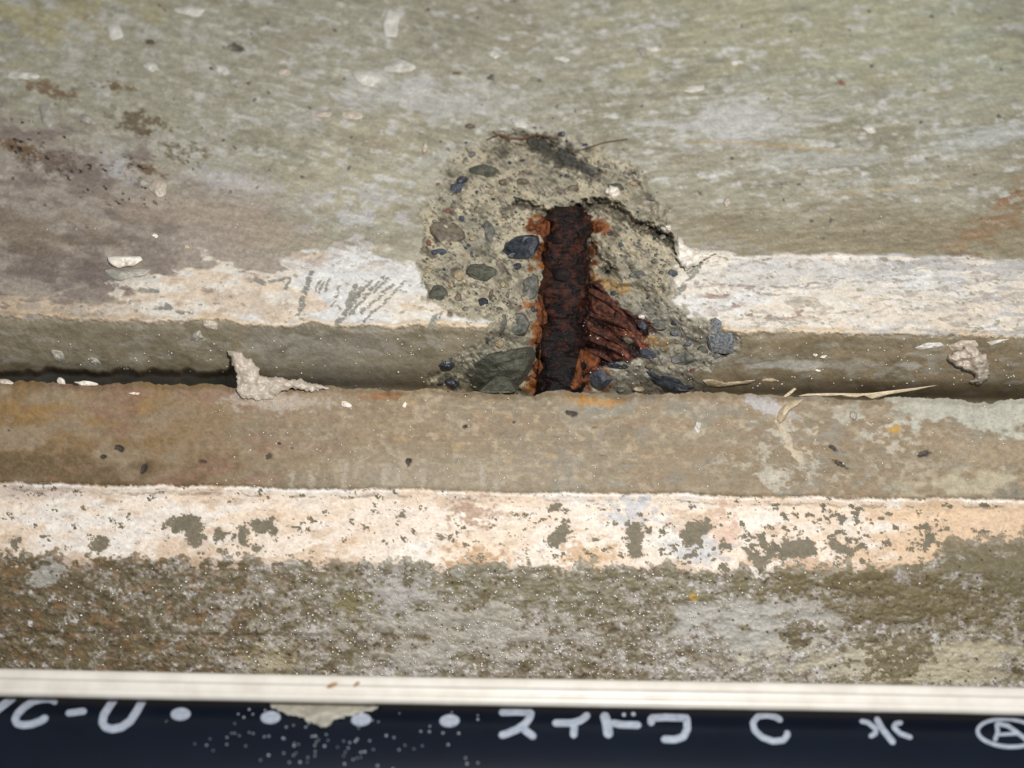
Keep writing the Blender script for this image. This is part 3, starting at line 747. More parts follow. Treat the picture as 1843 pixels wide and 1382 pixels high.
# ------------------------------------------------------------------ stones set in the broken concrete
STONES = [  # u, v, half width, half height, angle, protrusion, material
    (938,446,40,23,-0.25,13,M_black),(866,491,28,18,0.05,11,M_olive),(806,419,40,19,0.15,8,M_brown),(790,532,19,19,0,9,M_olive),(880,418,11,24,-0.4,8,M_grey),
    (934,583,24,20,-0.4,12,M_grey),(955,515,15,26,0.1,12,M_grey),(803,655,19,13,0.1,9,M_black),(815,685,15,12,0.1,7,M_black),(1078,681,22,23,0,14,M_blue),
    (1195,683,50,13,0.42,12,M_black),(1166,636,19,12,0.05,9,M_blue),(1233,645,32,13,-0.1,10,M_grey),(1296,606,26,34,-0.3,10,M_glit),(1151,494,20,9,-0.05,7,M_grey),
    (1210,492,10,8,0,6,M_blue),(790,454,17,7,-0.1,6,M_blue),(930,479,9,7,-0.2,6,M_black),(848,459,4,7,0.2,4,M_black),(832,324,12,8,-0.2,7,M_black),(822,338,15,9,-0.2,7,M_blue),
    (872,308,28,14,0.05,8,M_olive),(908,328,14,6,0,6,M_brown),(939,328,13,8,-0.1,6,M_brown),(972,262,30,14,0.45,9,M_dark),(1018,284,24,13,0.35,8,M_dark),(1050,302,24,11,0.5,8,M_dark),(1060,306,18,10,0.3,7,M_grey),(826,496,12,12,0.2,6,M_tan),
    (870,545,10,10,-0.3,7,M_black),(884,530,5,15,0.2,5,M_brown),(824,535,7,9,0.3,5,M_brown),(905,582,7,20,0.2,6,M_grey),(960,555,7,8,0,5,M_black),(1172,356,10,8,0,6,M_grey),
    (1030,340,14,8,-0.2,6,M_brown),(1108,338,16,10,0.1,6,M_olive),(848,278,9,7,0,5,M_grey),(845,228,12,6,0,5,M_brown),(1010,242,8,6,0,5,M_black),(772,437,5,5,0,4,M_red),(806,380,6,5,0,4,M_red),
    (788,332,5,4,0,4,M_red),(831,393,6,6,0.3,5,M_blue),(858,380,6,10,0.2,5,M_brown),(858,462,5,4,0,4,M_olive),(905,512,6,6,0,4,M_tan),(914,530,4,8,0.2,4,M_grey),(836,458,5,4,0,4,M_tan),
    (1186,585,16,11,0.3,8,M_grey),(1215,600,10,6,0.2,6,M_glit),(1157,585,12,9,0.5,8,M_blue),(1248,668,9,6,0,6,M_red),(1170,660,10,6,0.1,6,M_brown),(1110,657,22,7,0.1,8,M_black),
    (1265,630,12,8,0.2,6,M_olive),(1238,618,8,6,0,5,M_glit),(1130,612,12,7,0.3,7,M_brown),(936,690,14,11,0.2,8,M_tan),(1118,440,6,5,0,4,M_blue),(1098,420,5,4,0,4,M_black),(1060,432,5,4,0,4,M_grey),
    (1140,455,9,5,0.3,5,M_tan),(1180,470,8,5,0.1,5,M_grey),(975,350,9,4,0.3,4,M_brown),(930,358,7,4,0.2,4,M_black),(900,357,6,4,0,4,M_brown),(1020,316,6,4,0,3,M_black),(884,346,7,4,0.1,4,M_tan),
    (960,300,7,5,0,4,M_tan),(1090,300,8,5,0,4,M_grey),(1140,330,7,5,0,4,M_tan),(905,395,6,4,0,4,M_tan),(850,430,6,4,0,4,M_tan),(780,400,7,5,0,4,M_grey),(776,480,6,5,0,4,M_tan),
    (850,510,6,5,0,4,M_brown),(812,512,5,6,0,4,M_tan),(838,556,7,5,0,4,M_grey),(900,620,9,7,0,6,M_tan),(870,640,10,6,0.2,6,M_grey),(848,672,9,7,0.2,6,M_olive),(790,690,9,5,0,5,M_black),
    (1290,640,8,6,0,5,M_grey),(1210,660,8,5,0,5,M_tan),(1240,695,10,5,0.1,5,M_black),(1150,700,12,6,0.1,5,M_tan),(1118,702,8,5,0,5,M_grey)]
for k, (u, v, a, b, an, h, m) in enumerate(STONES):
    big_ = a > 14
    lump('stone', rock_outline(u, v, a, b, an, k), h, m, broken, 3.2, 0.16, k, 3 if big_ else 2, 14 if big_ else 9, 10, False, True, 0, stone_depth)
rng = random.Random(21)
small = 0
while small < 175:
    u = rng.uniform(752, 1300); v = rng.uniform(240, 706)
    pu = np.array([u]); pv = np.array([v])
    if poly_sd(pu, pv, CRATER)[0] < 10 or poly_sd(pu, pv, FINS)[0] > -6 or (abs(u-bar_u(v)) < 52 and v > 375): continue
    if any(abs(u-q[0]) < q[2]+3 and abs(v-q[1]) < q[3]+3 for q in STONES): continue
    if u > 1040 and rng.random() < 0.35: continue
    a = 2.4+4.2*rng.random()**1.8; b = a*rng.uniform(0.5, 0.95)
    lump('stone', rock_outline(u, v, a, b, rng.uniform(-0.5, 0.5), 300+small), 1.0+0.25*a, rng.choice([M_black, M_black, M_olive, M_grey, M_brown, M_black, M_tan, M_brown, M_grey, M_brown] if small % 3 else [M_black, M_olive, M_grey]), broken, 3.5, 0.1, small, 1, 8, 4, False, True, 0, stone_depth)
    small += 1
big_stone = lump('stone', [(840,672),(852,650),(880,636),(920,628),(958,622),(966,640),(955,668),(940,692),(926,707),(880,708),(846,700)], 26, M_olive, broken, 2.6, 0.16, 77, 7, 30, 8, False)
tag(big_stone, 'large rough olive grey stone')
# scattered grit, far too fine to pick apart
rng = random.Random(5)
Vg, Fg = [], []
cnt = 0
while cnt < 420:
    u = rng.uniform(750, 1330); v = rng.uniform(225, 712)
    if poly_sd(np.array([u]), np.array([v]), CRATER)[0] < 8: continue
    if abs(u-bar_u(v)) < 44 and v > 385: continue
    if poly_sd(np.array([u]), np.array([v]), FINS)[0] > 0: continue
    r = rng.uniform(1.4, 3.6)
    y0 = float(depth(u, v))
    n0 = len(Vg)
    for (a, b, c) in ((1, 0, 0), (0, 1, 0), (-1, 0, 0), (0, -1, 0), (0, 0, -1), (0, 0, 1)):
        j = rng.uniform(0.7, 1.3)
        Vg.append(photo_world(u+a*r*j, v+b*r*j*0.8, y0+c*r*0.7))
    for f in ((0, 1, 4), (1, 2, 4), (2, 3, 4), (3, 0, 4), (1, 0, 5), (2, 1, 5), (3, 2, 5), (0, 3, 5)):
        Fg.append(tuple(n0+i for i in f))
    cnt += 1
grit = mesh_obj('grit', np.array(Vg), Fg, plain_mat('grit', (58, 56, 52), (150, 136, 112), 22, 0.5, 0.3), broken, False)
tag(grit, 'fine dark and tan grit', kind='stuff')

# ------------------------------------------------------------------ rusty reinforcing bar
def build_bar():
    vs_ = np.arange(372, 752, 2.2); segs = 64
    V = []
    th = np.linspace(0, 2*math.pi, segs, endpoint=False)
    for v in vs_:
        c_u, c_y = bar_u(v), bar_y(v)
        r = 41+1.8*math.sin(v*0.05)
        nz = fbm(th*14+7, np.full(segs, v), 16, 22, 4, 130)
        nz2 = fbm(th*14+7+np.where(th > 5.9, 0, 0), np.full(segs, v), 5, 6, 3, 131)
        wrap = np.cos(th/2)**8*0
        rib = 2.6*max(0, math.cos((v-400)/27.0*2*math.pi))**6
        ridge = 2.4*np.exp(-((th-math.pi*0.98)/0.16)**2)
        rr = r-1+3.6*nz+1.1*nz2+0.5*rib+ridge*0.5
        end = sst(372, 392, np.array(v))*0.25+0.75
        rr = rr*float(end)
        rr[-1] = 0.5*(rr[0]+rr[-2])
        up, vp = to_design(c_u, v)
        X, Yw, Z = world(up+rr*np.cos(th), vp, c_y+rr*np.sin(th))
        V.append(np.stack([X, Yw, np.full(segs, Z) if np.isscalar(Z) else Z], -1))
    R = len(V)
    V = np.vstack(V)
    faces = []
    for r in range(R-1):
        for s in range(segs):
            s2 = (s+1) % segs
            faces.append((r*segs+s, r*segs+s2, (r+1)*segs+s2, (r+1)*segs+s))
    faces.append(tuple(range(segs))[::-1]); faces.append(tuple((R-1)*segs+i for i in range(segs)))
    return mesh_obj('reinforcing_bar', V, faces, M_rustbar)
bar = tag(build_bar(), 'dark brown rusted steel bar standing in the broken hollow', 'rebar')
bdepth = lambda u, v: np.where(np.abs(u-bar_u(v)) < 40, np.minimum(depth(u, v, True), bar_y(v)-np.sqrt(np.maximum(0, 41**2-(u-bar_u(v))**2))), depth(u, v, True))
for k, (ol, h) in enumerate([
        ([(944,404),(958,394),(978,390),(990,396),(990,420),(978,430),(962,420),(948,414)], 16),
        ([(1060,398),(1078,396),(1090,406),(1082,418),(1066,422),(1058,410)], 12),
        ([(966,512),(976,520),(978,548),(986,566),(984,582),(972,588),(966,566),(970,545)], 12),
        ([(968,585),(976,590),(974,640),(970,652),(964,630)], 9),
        ([(1044,628),(1064,630),(1084,646),(1070,664),(1050,676),(1038,690),(1034,660)], 14),
        ([(1036,668),(1056,672),(1066,684),(1046,696),(1030,704),(1024,694)], 12),
        ([(936,690),(950,676),(966,670),(974,676),(966,690),(950,698)], 9),
        ([(958,652),(972,646),(978,662),(970,676),(960,668)], 9),
        ([(966,440),(976,436),(982,452),(974,470),(967,462)], 8)]):
    lump('rust_crust', ol, h, M_crust, bar, 2.4, 0.28, 20+k, 6, 22, 8, True, True, 0, bdepth)
M_scale = plain_mat('dark_scale', (12, 10, 12), (40, 25, 21), 10, 0.6, 0.8, 2*S, 0.4, 0.65, 0.2)
# dark scale plates still clinging to the bar
for k, (ol, h) in enumerate([([(984,424),(1010,414),(1034,420),(1030,434),(1000,440),(986,438)], 3), ([(992,486),(1014,480),(1030,492),(1018,508),(998,504)], 2.5)]):
    lump('rust_scale', ol, h, M_scale, bar, 4, 0.2, 40+k, 4, 18, 4, True, True, 0, bdepth)
# the hard ridges of rust fanning out to the right of the bar
M_fin = plain_mat('layered_rust', (36, 18, 16), (128, 76, 56), 9, 0.42, 1.0, 4*S, 0.38, 0.66)
for k, (a, b, wd_) in enumerate([((1060,520),(1128,572),8),((1062,540),(1146,592),8),((1060,562),(1158,604),9),((1056,588),(1130,628),8),((1056,608),(1136,646),7),((1052,630),(1108,656),6),((1066,508),(1100,540),5)]):
    dx, dy = b[0]-a[0], b[1]-a[1]; L = math.hypot(dx, dy); nx, ny = -dy/L, dx/L
    ol = []
    for t in np.linspace(0, 1, 9): ol.append((a[0]+dx*t+nx*wd_*(0.35+0.65*math.sin(math.pi*min(1, t+0.12))), a[1]+dy*t+ny*wd_*(0.35+0.65*math.sin(math.pi*min(1, t+0.12)))-5*math.sin(math.pi*t)))
    for t in np.linspace(1, 0, 9): ol.append((a[0]+dx*t-nx*wd_*(0.35+0.65*math.sin(math.pi*min(1, t+0.12))), a[1]+dy*t-ny*wd_*(0.35+0.65*math.sin(math.pi*min(1, t+0.12)))-5*math.sin(math.pi*t)))
    lump('rust_layer', ol, 11, M_fin, bar, 2, 0.25, 60+k, 6, 30, 8, True, True)

# ------------------------------------------------------------------ mortar blobs and flakes stuck to the wall
def blob(name, label, cat, u, v, a, b, h, mat=M_mortar, ang=0.0, group=None, pw=2.0, seed=None, jag=0.12, outline=None, rough=0.14, **kw):
    seed = seed if seed is not None else int(u*7+v)
    o = lump(name, outline or blob_outline(u, v, a, b, ang, seed, jag=jag), h, mat, None, pw, rough, seed, 8, 30, **kw)
    return tag(o, label, cat, group)
MG = 'mortar splashes on the upper face'
for (u, v, a, b, h, ang, lab, mt) in [
    (1104,345,13,13,14,0,'small white mortar bead above the right crevice of the hollow', M_flake),
    (1199,412,10,9,11,0,'small pale mortar bead just above the fat white lump', M_flake),
    (285,338,19,15,11,0.6,'rounded pinkish mortar bump below the brown spots', M_mortar_pink),
    (258,328,11,8,6,0.3,'small grey bump touching the rounded pinkish mortar bump', M_mortar_grey),
    (399,126,16,9,9,0.45,'pale oval mortar splash on the upper face, two thumb widths left of a grey one', M_mortar),
    (424,147,15,9,6,0.5,'grey oval mortar splash just below a pale one', M_mortar_grey),
    (272,120,15,8,7,0.4,'whitish mortar splash left of the paired oval splashes', M_mortar),
    (207,57,16,14,8,0.6,'blurred white mortar splash high on the left', M_mortar),
    (342,20,25,10,8,0.05,'wide white mortar splash at the top edge on the left', M_mortar),
    (42,136,30,8,7,0.05,'long flat white splash near the left border', M_mortar),
    (84,206,13,26,7,-0.35,'slanting pale streak of mortar under the long flat splash', M_mortar_grey),
    (158,215,15,8,7,0.35,'grey mortar bump above the black specks', M_mortar_grey),
    (704,42,16,26,10,0.15,'tall white mortar splash at the top middle', M_mortar),
    (720,121,26,13,9,0.0,'blocky white mortar splash below the tall one', M_mortar),
    (660,140,24,15,8,0.3,'soft pale mortar splash left of the blocky white one', M_mortar),
    (512,130,14,6,6,0.1,'flat pink mortar splash with a tiny glint', M_mortar_pink),
    (890,98,11,9,7,0.1,'round cream mortar bead above the root fibres', M_mortar),
    (1012,106,14,6,6,0.2,'narrow white splash right of the round cream bead', M_mortar),
    (1155,95,10,9,6,0.5,'bluish grey bead with a white splash beside it', M_mortar_grey),
    (1176,88,14,6,6,0.1,'white splash beside the bluish grey bead', M_mortar),
    (935,222,15,10,9,0.3,'cream mortar bead on the upper rim of the hollow', M_mortar),
    (1250,160,20,7,6,-0.15,'pale slanting splash on the upper right', M_mortar),
    (1326,112,13,5,5,0.0,'bright narrow splash highest on the right', M_mortar),
    (1565,232,14,8,7,0.1,'pale splash in the middle of the right streaks', M_mortar),
    (580,206,18,7,6,0.05,'pale flat splash left of another at the same height', M_mortar_pink),
    (634,207,22,8,6,0.1,'longer pale flat splash left of the root fibres', M_mortar_pink)]:
    blob('mortar_splash', lab, 'mortar', u, v, a, b, h, mt, ang, MG)
for (u, v, a, b, h, lab) in [(765,266,6,10,10,'glossy brown bead on the left rim of the hollow'), (1309,364,7,9,9,'glossy bead with a bright glint right of the hollow'), (1154,570,7,5,7,'tiny white bead at the end of the rust layers')]:
    blob('mortar_bead', lab, 'bead', u, v, a, b, h, M_mortar_pink if lab.startswith('glossy') else M_flake, 0)
tag(pad('mortar_splash', [(1214,428),(1224,424),(1232,438),(1248,448),(1272,450),(1296,457),(1268,468),(1250,482),(1234,488),(1221,474),(1214,450)], 26, M_flake, 16, 0.15, 11, 12),
    'fat white mortar lump at the left end of the right white band', 'mortar', MG)
# the bright flake and the lump under it on the left
blob('paint_flake', 'bright white curled flake on the left above the white band', 'flake', 0, 0, 0, 0, 9, M_flake, pw=6, seed=3, lift=5,
     outline=[(193,462),(210,460),(254,461),(257,468),(248,474),(240,479),(226,480),(214,483),(200,477),(194,470)])
blob('mortar_ridge', 'smooth grey ridge of mortar under the bright white flake', 'mortar', 0, 0, 0, 0, 9, M_mortar_grey, seed=4,
     outline=[(188,486),(200,483),(220,486),(248,482),(272,486),(262,496),(235,500),(215,507),(200,502)])
# mortar squeezed out of the recess on the left
tag(pad('mortar_drip', [(408,627),(424,630),(444,642),(460,652),(468,662),(466,672),(480,676),(504,679),(534,682),(558,686),(577,691),(596,701),(566,706),(535,701),(514,701),(505,706),
     (500,713),(488,719),(462,721),(438,717),(424,707),(430,690),(425,680),(419,666),(412,648)], 14, M_mortar_pink, 12, 0.16, 6, 60, lambda u, v: np.interp(v, [625, 660, 690, 720], [26, 22, 14, 6])),
    'pinkish mortar dripping through the recess and spread onto the ledge', 'mortar')
for (u, v, a, b, ang, lab) in [(378,584,16,9,0.3,'pink mortar bump on the lower lip of the left white band'), (355,605,10,10,0.6,'small mortar bump running down the recess face'),
                               (104,640,14,10,0.5,'dull mortar bump low on the left recess face'), (170,650,12,6,0.4,'pale smear of mortar on the left recess face'), (228,664,16,6,0.2,'flat pale smear low in the left recess')]:
    blob('mortar_bump', lab, 'mortar', u, v, a, b, 7, M_mortar_pink if 'pink' in lab else M_mortar_grey, ang)
# big blob on the right
tag(pad('mortar_blob', [(1704,636),(1722,630),(1742,618),(1762,624),(1776,640),(1783,662),(1776,684),(1760,694),(1744,690),(1754,676),(1728,664),(1706,654)], 26, M_mortar_pink, 16, 0.2, 9, 30),
    'big cream mortar blob hanging in the right recess', 'mortar')
blob('mortar_blob', 'flat pale mortar cap above the big cream blob', 'mortar', 0, 0, 0, 0, 12, M_mortar_pink, seed=10, rough=0.2,
     outline=[(1706,622),(1730,612),(1756,612),(1762,622),(1738,634),(1712,632)])
blob('mortar_streak', 'white mortar streak left of the big cream blob', 'mortar', 0, 0, 0, 0, 6, M_mortar, seed=12,
     outline=[(1646,626),(1668,616),(1694,616),(1700,622),(1680,628),(1656,630)])
blob('mortar_streak', 'white mortar streak right of the big cream blob', 'mortar', 0, 0, 0, 0, 5, M_mortar, seed=13,
     outline=[(1776,616),(1800,610),(1818,610),(1800,618),(1784,622)])
# peeling strips along the recess
front = lambda u, v: 0*u+6
blob('peeling_strip', 'pointed peeling strip of pale paint right of the hollow', 'flake', 0, 0, 0, 0, 5, M_flake_tan, seed=14, pw=5, depthf=lambda u, v: depth(u, v, True)-6,
     outline=[(1264,684),(1278,682),(1300,688),(1330,686),(1362,683),(1350,690),(1318,694),(1290,697),(1272,694)])
blob('peeling_strip', 'long ragged peeling strip along the right recess', 'flake', 0, 0, 0, 0, 4, M_flake_tan, seed=15, pw=6, depthf=lambda u, v: 0*u+40-0.02*(u-1440),
     outline=[(1436,712),(1450,708),(1500,707),(1550,708),(1600,704),(1650,698),(1692,692),(1650,702),(1600,710),(1568,719),(1555,712),(1530,718),(1515,711),(1470,714)])
blob('paint_chip', 'small pale chip beside the pointed peeling strip', 'flake', 1384, 684, 13, 3.5, 4, M_flake_tan)
blob('curled_flake', 'curled tan flake lying on the right part of the ledge', 'flake', 0, 0, 0, 0, 12, M_flake_tan, seed=16,
     outline=[(1398,755),(1400,742),(1412,728),(1428,720),(1448,717),(1438,728),(1422,738),(1412,756),(1404,764)])
blob('curled_flake', 'narrow tan flake sticking up from the right recess', 'flake', 0, 0, 0, 0, 6, M_flake_tan, seed=17, pw=5, depthf=lambda u, v: 0*u+24,
     outline=[(1408,714),(1420,704),(1430,697),(1434,700),(1424,710),(1414,717)])
for (u, v, a, b, ang, lab, mt) in [(110,686,9,6,0.6,'white crumb in the left recess corner', M_flake), (156,690,22,4.5,0.1,'long white crumb behind the left ledge edge', M_flake),
                               (242,708,10,3,0.05,'thin white chip on the left ledge edge', M_flake), (390,700,7,4,0.1,'white crumb left of the mortar pad', M_flake),
                               (623,728,10,6,0.3,'bright white chip on the ledge right of the mortar pad', M_flake), (728,729,4,6,0.4,'tiny white chip at the ledge middle', M_flake),
                               (1256,769,6,11,0.1,'pale upright drop on the ledge below the hollow', M_mortar), (1536,748,7,9,-0.4,'pale oval drop on the right of the ledge', M_mortar_grey),
                               (279,424,6,4,0.3,'tiny pale chip above the bright white flake', M_flake), (336,444,6,3,0.4,'tiny tan chip right of the bright white flake', M_flake_tan),
                               (1467,639,5,3,0,'tiny white chip on the right recess face', M_flake), (1482,642,6,3,-0.2,'tiny cream chip beside a white one on the recess face', M_flake),
                               (1472,667,6,2.5,0,'tiny white grain low on the right recess face', M_flake), (6,690,18,9,0.1,'brownish lump at the left end of the recess', M_mortar_pink)]:
    kw = dict(depthf=lambda p, q: 0*p+20, back=14) if 680 < v < 704 and u < 420 else {}
    blob('paint_chip', lab, 'flake', u, v, a, b, 4.5, mt, ang, pw=3.5, **kw)

# root fibres on the upper rim
def tube(name, pts, r, mat, parent=None, segs=7):
    P = [Vector(p) for p in pts]; V = []; faces = []
    for i, p in enumerate(P):
        t = (P[min(i+1, len(P)-1)]-P[max(i-1, 0)]).normalized()
        a = t.cross(Vector((0, 1, 0.01))).normalized(); b = t.cross(a)
        rr = r*(0.5+0.5*math.sin(math.pi*(0.1+0.8*i/(len(P)-1))))
        for s in range(segs):
            th = 2*math.pi*s/segs
            V.append(p+(a*math.cos(th)+b*math.sin(th))*rr)
    for i in range(len(P)-1):
        for s in range(segs):
            s2 = (s+1) % segs
            faces.append((i*segs+s, i*segs+s2, (i+1)*segs+s2, (i+1)*segs+s))
    faces.append(tuple(range(segs))[::-1]); faces.append(tuple((len(P)-1)*segs+i for i in range(segs)))
    return mesh_obj(name, np.array([list(v) for v in V]), faces, mat, parent)
def curve_pts(ctrl, off, n=16):
    us = np.interp(np.linspace(0, 1, n), np.linspace(0, 1, len(ctrl)), [c[0] for c in ctrl])
    vs2 = np.interp(np.linspace(0, 1, n), np.linspace(0, 1, len(ctrl)), [c[1] for c in ctrl])
    return [photo_world(u, v, float(depth(u, v, True))-off) for u, v in zip(us, vs2)]
for ctrl, lab, r in [([(876,252),(898,242),(912,248),(940,250),(965,242),(1005,250)], 'brown root fibre lying along the top of the hollow', 2.2),
                     ([(905,246),(920,256),(946,262),(962,268)], 'short brown root fibre branching below the longer one', 1.6),
                     ([(1012,282),(1050,268),(1090,256),(1130,250)], 'thin dark root fibre trailing to the right of the hollow top', 1.3)]:
    tag(tube('root_fibre', curve_pts(ctrl, 4), r*S, M_root), lab, 'root')

# ------------------------------------------------------------------ black water pipe, cream cable
PC_V, PC_Y, PR = 1462.0, -215.0, 205.0
PCZ = -(PC_V-CY)*(F+PC_Y)/F
def build_pipe():
    m, nt, b = base_mat('navy_black_pvc')
    n = noise_node(nt, 1/(60*S), 4, 0.6)
    r = nd(nt, 'ShaderNodeValToRGB')
    r.color_ramp.elements[0].color = (*lin((5, 10, 20)), 1); r.color_ramp.elements[1].color = (*lin((11, 19, 33)), 1)
    nt.links.new(n.outputs[0], r.inputs[0]); nt.links.new(r.outputs[0], b.inputs['Base Color'])
    b.inputs['Roughness'].default_value = 0.36
    b.inputs['Specular IOR Level'].default_value = 0.32
    n2 = noise_node(nt, 1/(5*S), 3, 0.6); bump(nt, n2.outputs[0], b, 0.05, 1*S)
    segs = 96; xs = np.linspace(-1200, 1200, 13); th = np.linspace(0, 2*math.pi, segs, endpoint=False)
    V = [np.stack([np.full(segs, x), F+PC_Y+PR*np.cos(th), PCZ+PR*np.sin(th)], -1) for x in xs]
    R = len(xs)
    V += [np.stack([np.full(segs, x), F+PC_Y+(PR-18)*np.cos(th), PCZ+(PR-18)*np.sin(th)], -1) for x in xs[::-1]]
    V = np.vstack(V)*S; R = 2*len(xs)
    faces = [(q*segs+s, q*segs+(s+1) % segs, ((q+1) % R)*segs+(s+1) % segs, ((q+1) % R)*segs+s) for q in range(R) for s in range(segs)]
    return mesh_obj('water_pipe', V, faces, m)
pipe = tag(build_pipe(), 'black plastic water pipe with white printed lettering below the cream cable', 'pipe')
def on_pipe(u, v, off=0.5):
    """point where the sight line through photo pixel (u, v) meets the pipe, lifted off units outwards"""
    up, vp = to_design(u, v)
    dx, dz = (up-CX)/F, -(vp-CY)/F
    yc = F+PC_Y; r = PR+off
    a = 1+dz*dz; b = -2*(yc+dz*PCZ); c = yc*yc+PCZ*PCZ-r*r
    disc = b*b-4*a*c
    t = (-b-math.sqrt(max(0, disc)))/(2*a)
    return (dx*t*S, t*S, dz*t*S)
def stroke_mesh(strokes):
    """strokes: list of (points, width) in photo pixels, printed on the pipe"""
    V, Fc = [], []
    for pts, wd_ in strokes:
        # resample
        P = np.array(pts, float); d = np.hypot(*np.diff(P, axis=0).T); cum = np.concatenate([[0], np.cumsum(d)])
        n = max(4, int(cum[-1]/3)); t = np.linspace(0, cum[-1], n)
        x = np.interp(t, cum, P[:, 0]); y = np.interp(t, cum, P[:, 1])
        tx, ty = np.gradient(x), np.gradient(y); L = np.hypot(tx, ty)+1e-9
        nx, ny = -ty/L, tx/L
        hw = np.full(n, wd_/2)
        # rounded ends
        for k in range(n):
            e = min(t[k], cum[-1]-t[k])
            if e < wd_/2: hw[k] = math.sqrt(max(0.08, 1-(1-e/(wd_/2))**2))*wd_/2
        base = len(V)
        for k in range(n):
            for s in (-1, -0.33, 0.33, 1):
                V.append(on_pipe(x[k]+nx[k]*hw[k]*s, y[k]+ny[k]*hw[k]*s, 0.7))
        for k in range(n-1):
            for s in range(3):
                a = base+k*4+s
                Fc.append((a, a+1, a+5, a+4))
    return np.array(V), Fc
def arc(cx, cy, a, b, t0, t1, n=16, sh=0.0):
    return [(cx+a*math.cos(math.radians(t))-sh*(b*math.sin(math.radians(t))), cy+b*math.sin(math.radians(t))) for t in np.linspace(t0, t1, n)]
def disc_mesh(cx, cy, a, b, ang=0):
    V = [on_pipe(cx, cy, 0.7)]; Fc = []
    for k in range(24):
        t = 2*math.pi*k/24
        x, y = a*math.cos(t), b*math.sin(t)
        V.append(on_pipe(cx+x*math.cos(ang)-y*math.sin(ang), cy+x*math.sin(ang)+y*math.cos(ang), 0.7))
        Fc.append((0, 1+k, 1+(k+1) % 24))
    return np.array(V), Fc
W = 13
GLYPHS = [
    ('letter_v', 'white printed letter V cut by the picture edge', [([(-40,1300),(-22,1290),(28,1252)], 14)]),
    ('letter_c', 'white printed slanted letter C', [([(97,1268),(98,1262),(90,1258),(76,1258),(60,1262),(44,1272),(32,1284),(27,1294),(30,1302),(42,1305),(58,1303),(74,1297),(86,1289)], 13)]),
    ('hyphen', 'white printed dash', [([(118,1284),(156,1279)], 12)]),
    ('letter_u', 'white printed letter U', [([(212,1250),(200,1266),(187,1286),(184,1300),(190,1309),(202,1312),(218,1309),(234,1298),(246,1280),(258,1258),(262,1250)], 14)]),
    ('katakana_su', 'white printed katakana su', [([(898,1282),(930,1281),(956,1282),(954,1290),(946,1302),(930,1313),(910,1321),(898,1324)], W), ([(938,1308),(950,1318),(964,1328)], W)]),
    ('katakana_i', 'white printed katakana i', [([(1060,1283),(1054,1290),(1044,1297),(1030,1301),(1010,1301),(994,1301)], W), ([(1034,1302),(1032,1328)], W)]),
    ('katakana_do', 'white printed katakana do', [([(1086,1282),(1092,1300),(1096,1328)], 17), ([(1098,1300),(1118,1304),(1154,1305)], W), ([(1120,1284),(1126,1288)], 8), ([(1136,1284),(1144,1286)], 8)]),
    ('katakana_u', 'white printed katakana u', [([(1172,1306),(1172,1292),(1200,1291),(1236,1292),(1237,1312),(1230,1326),(1214,1331),(1190,1330)], W), ([(1196,1284),(1197,1293)], 11)]),
    ('letter_c', 'white printed open letter C', [([(1408,1298),(1396,1290),(1380,1287),(1364,1289),(1355,1300),(1358,1314),(1372,1327),(1392,1334),(1410,1332),(1418,1322),(1414,1315)], 11)]),
    ('water_character', 'white printed character for water', [([(1576,1290),(1588,1312),(1610,1339)], 11), ([(1547,1297),(1562,1300),(1576,1311),(1576,1320),(1564,1326)], 9), ([(1625,1300),(1612,1302),(1608,1308),(1620,1320),(1642,1328)], 9)]),
    ('circled_letter', 'white printed letter A inside an oval ring', [(arc(1814,1319,54,25,0,360,40,-0.3), 7), ([(1790,1334),(1796,1318),(1794,1302),(1814,1306),(1852,1334)], 8), ([(1794,1322),(1836,1320)], 6)]),
]
for nm, lab, st in GLYPHS:
    V, Fc = stroke_mesh(st)
    tag(mesh_obj(nm, V, Fc, M_print, pipe), lab)
for (cx, cy) in [(325,1285),(487,1291),(650,1295),(809,1297)]:
    V, Fc = disc_mesh(cx, cy, 18, 11.5, -0.06)
    tag(mesh_obj('printed_dot', V, Fc, M_print, pipe))

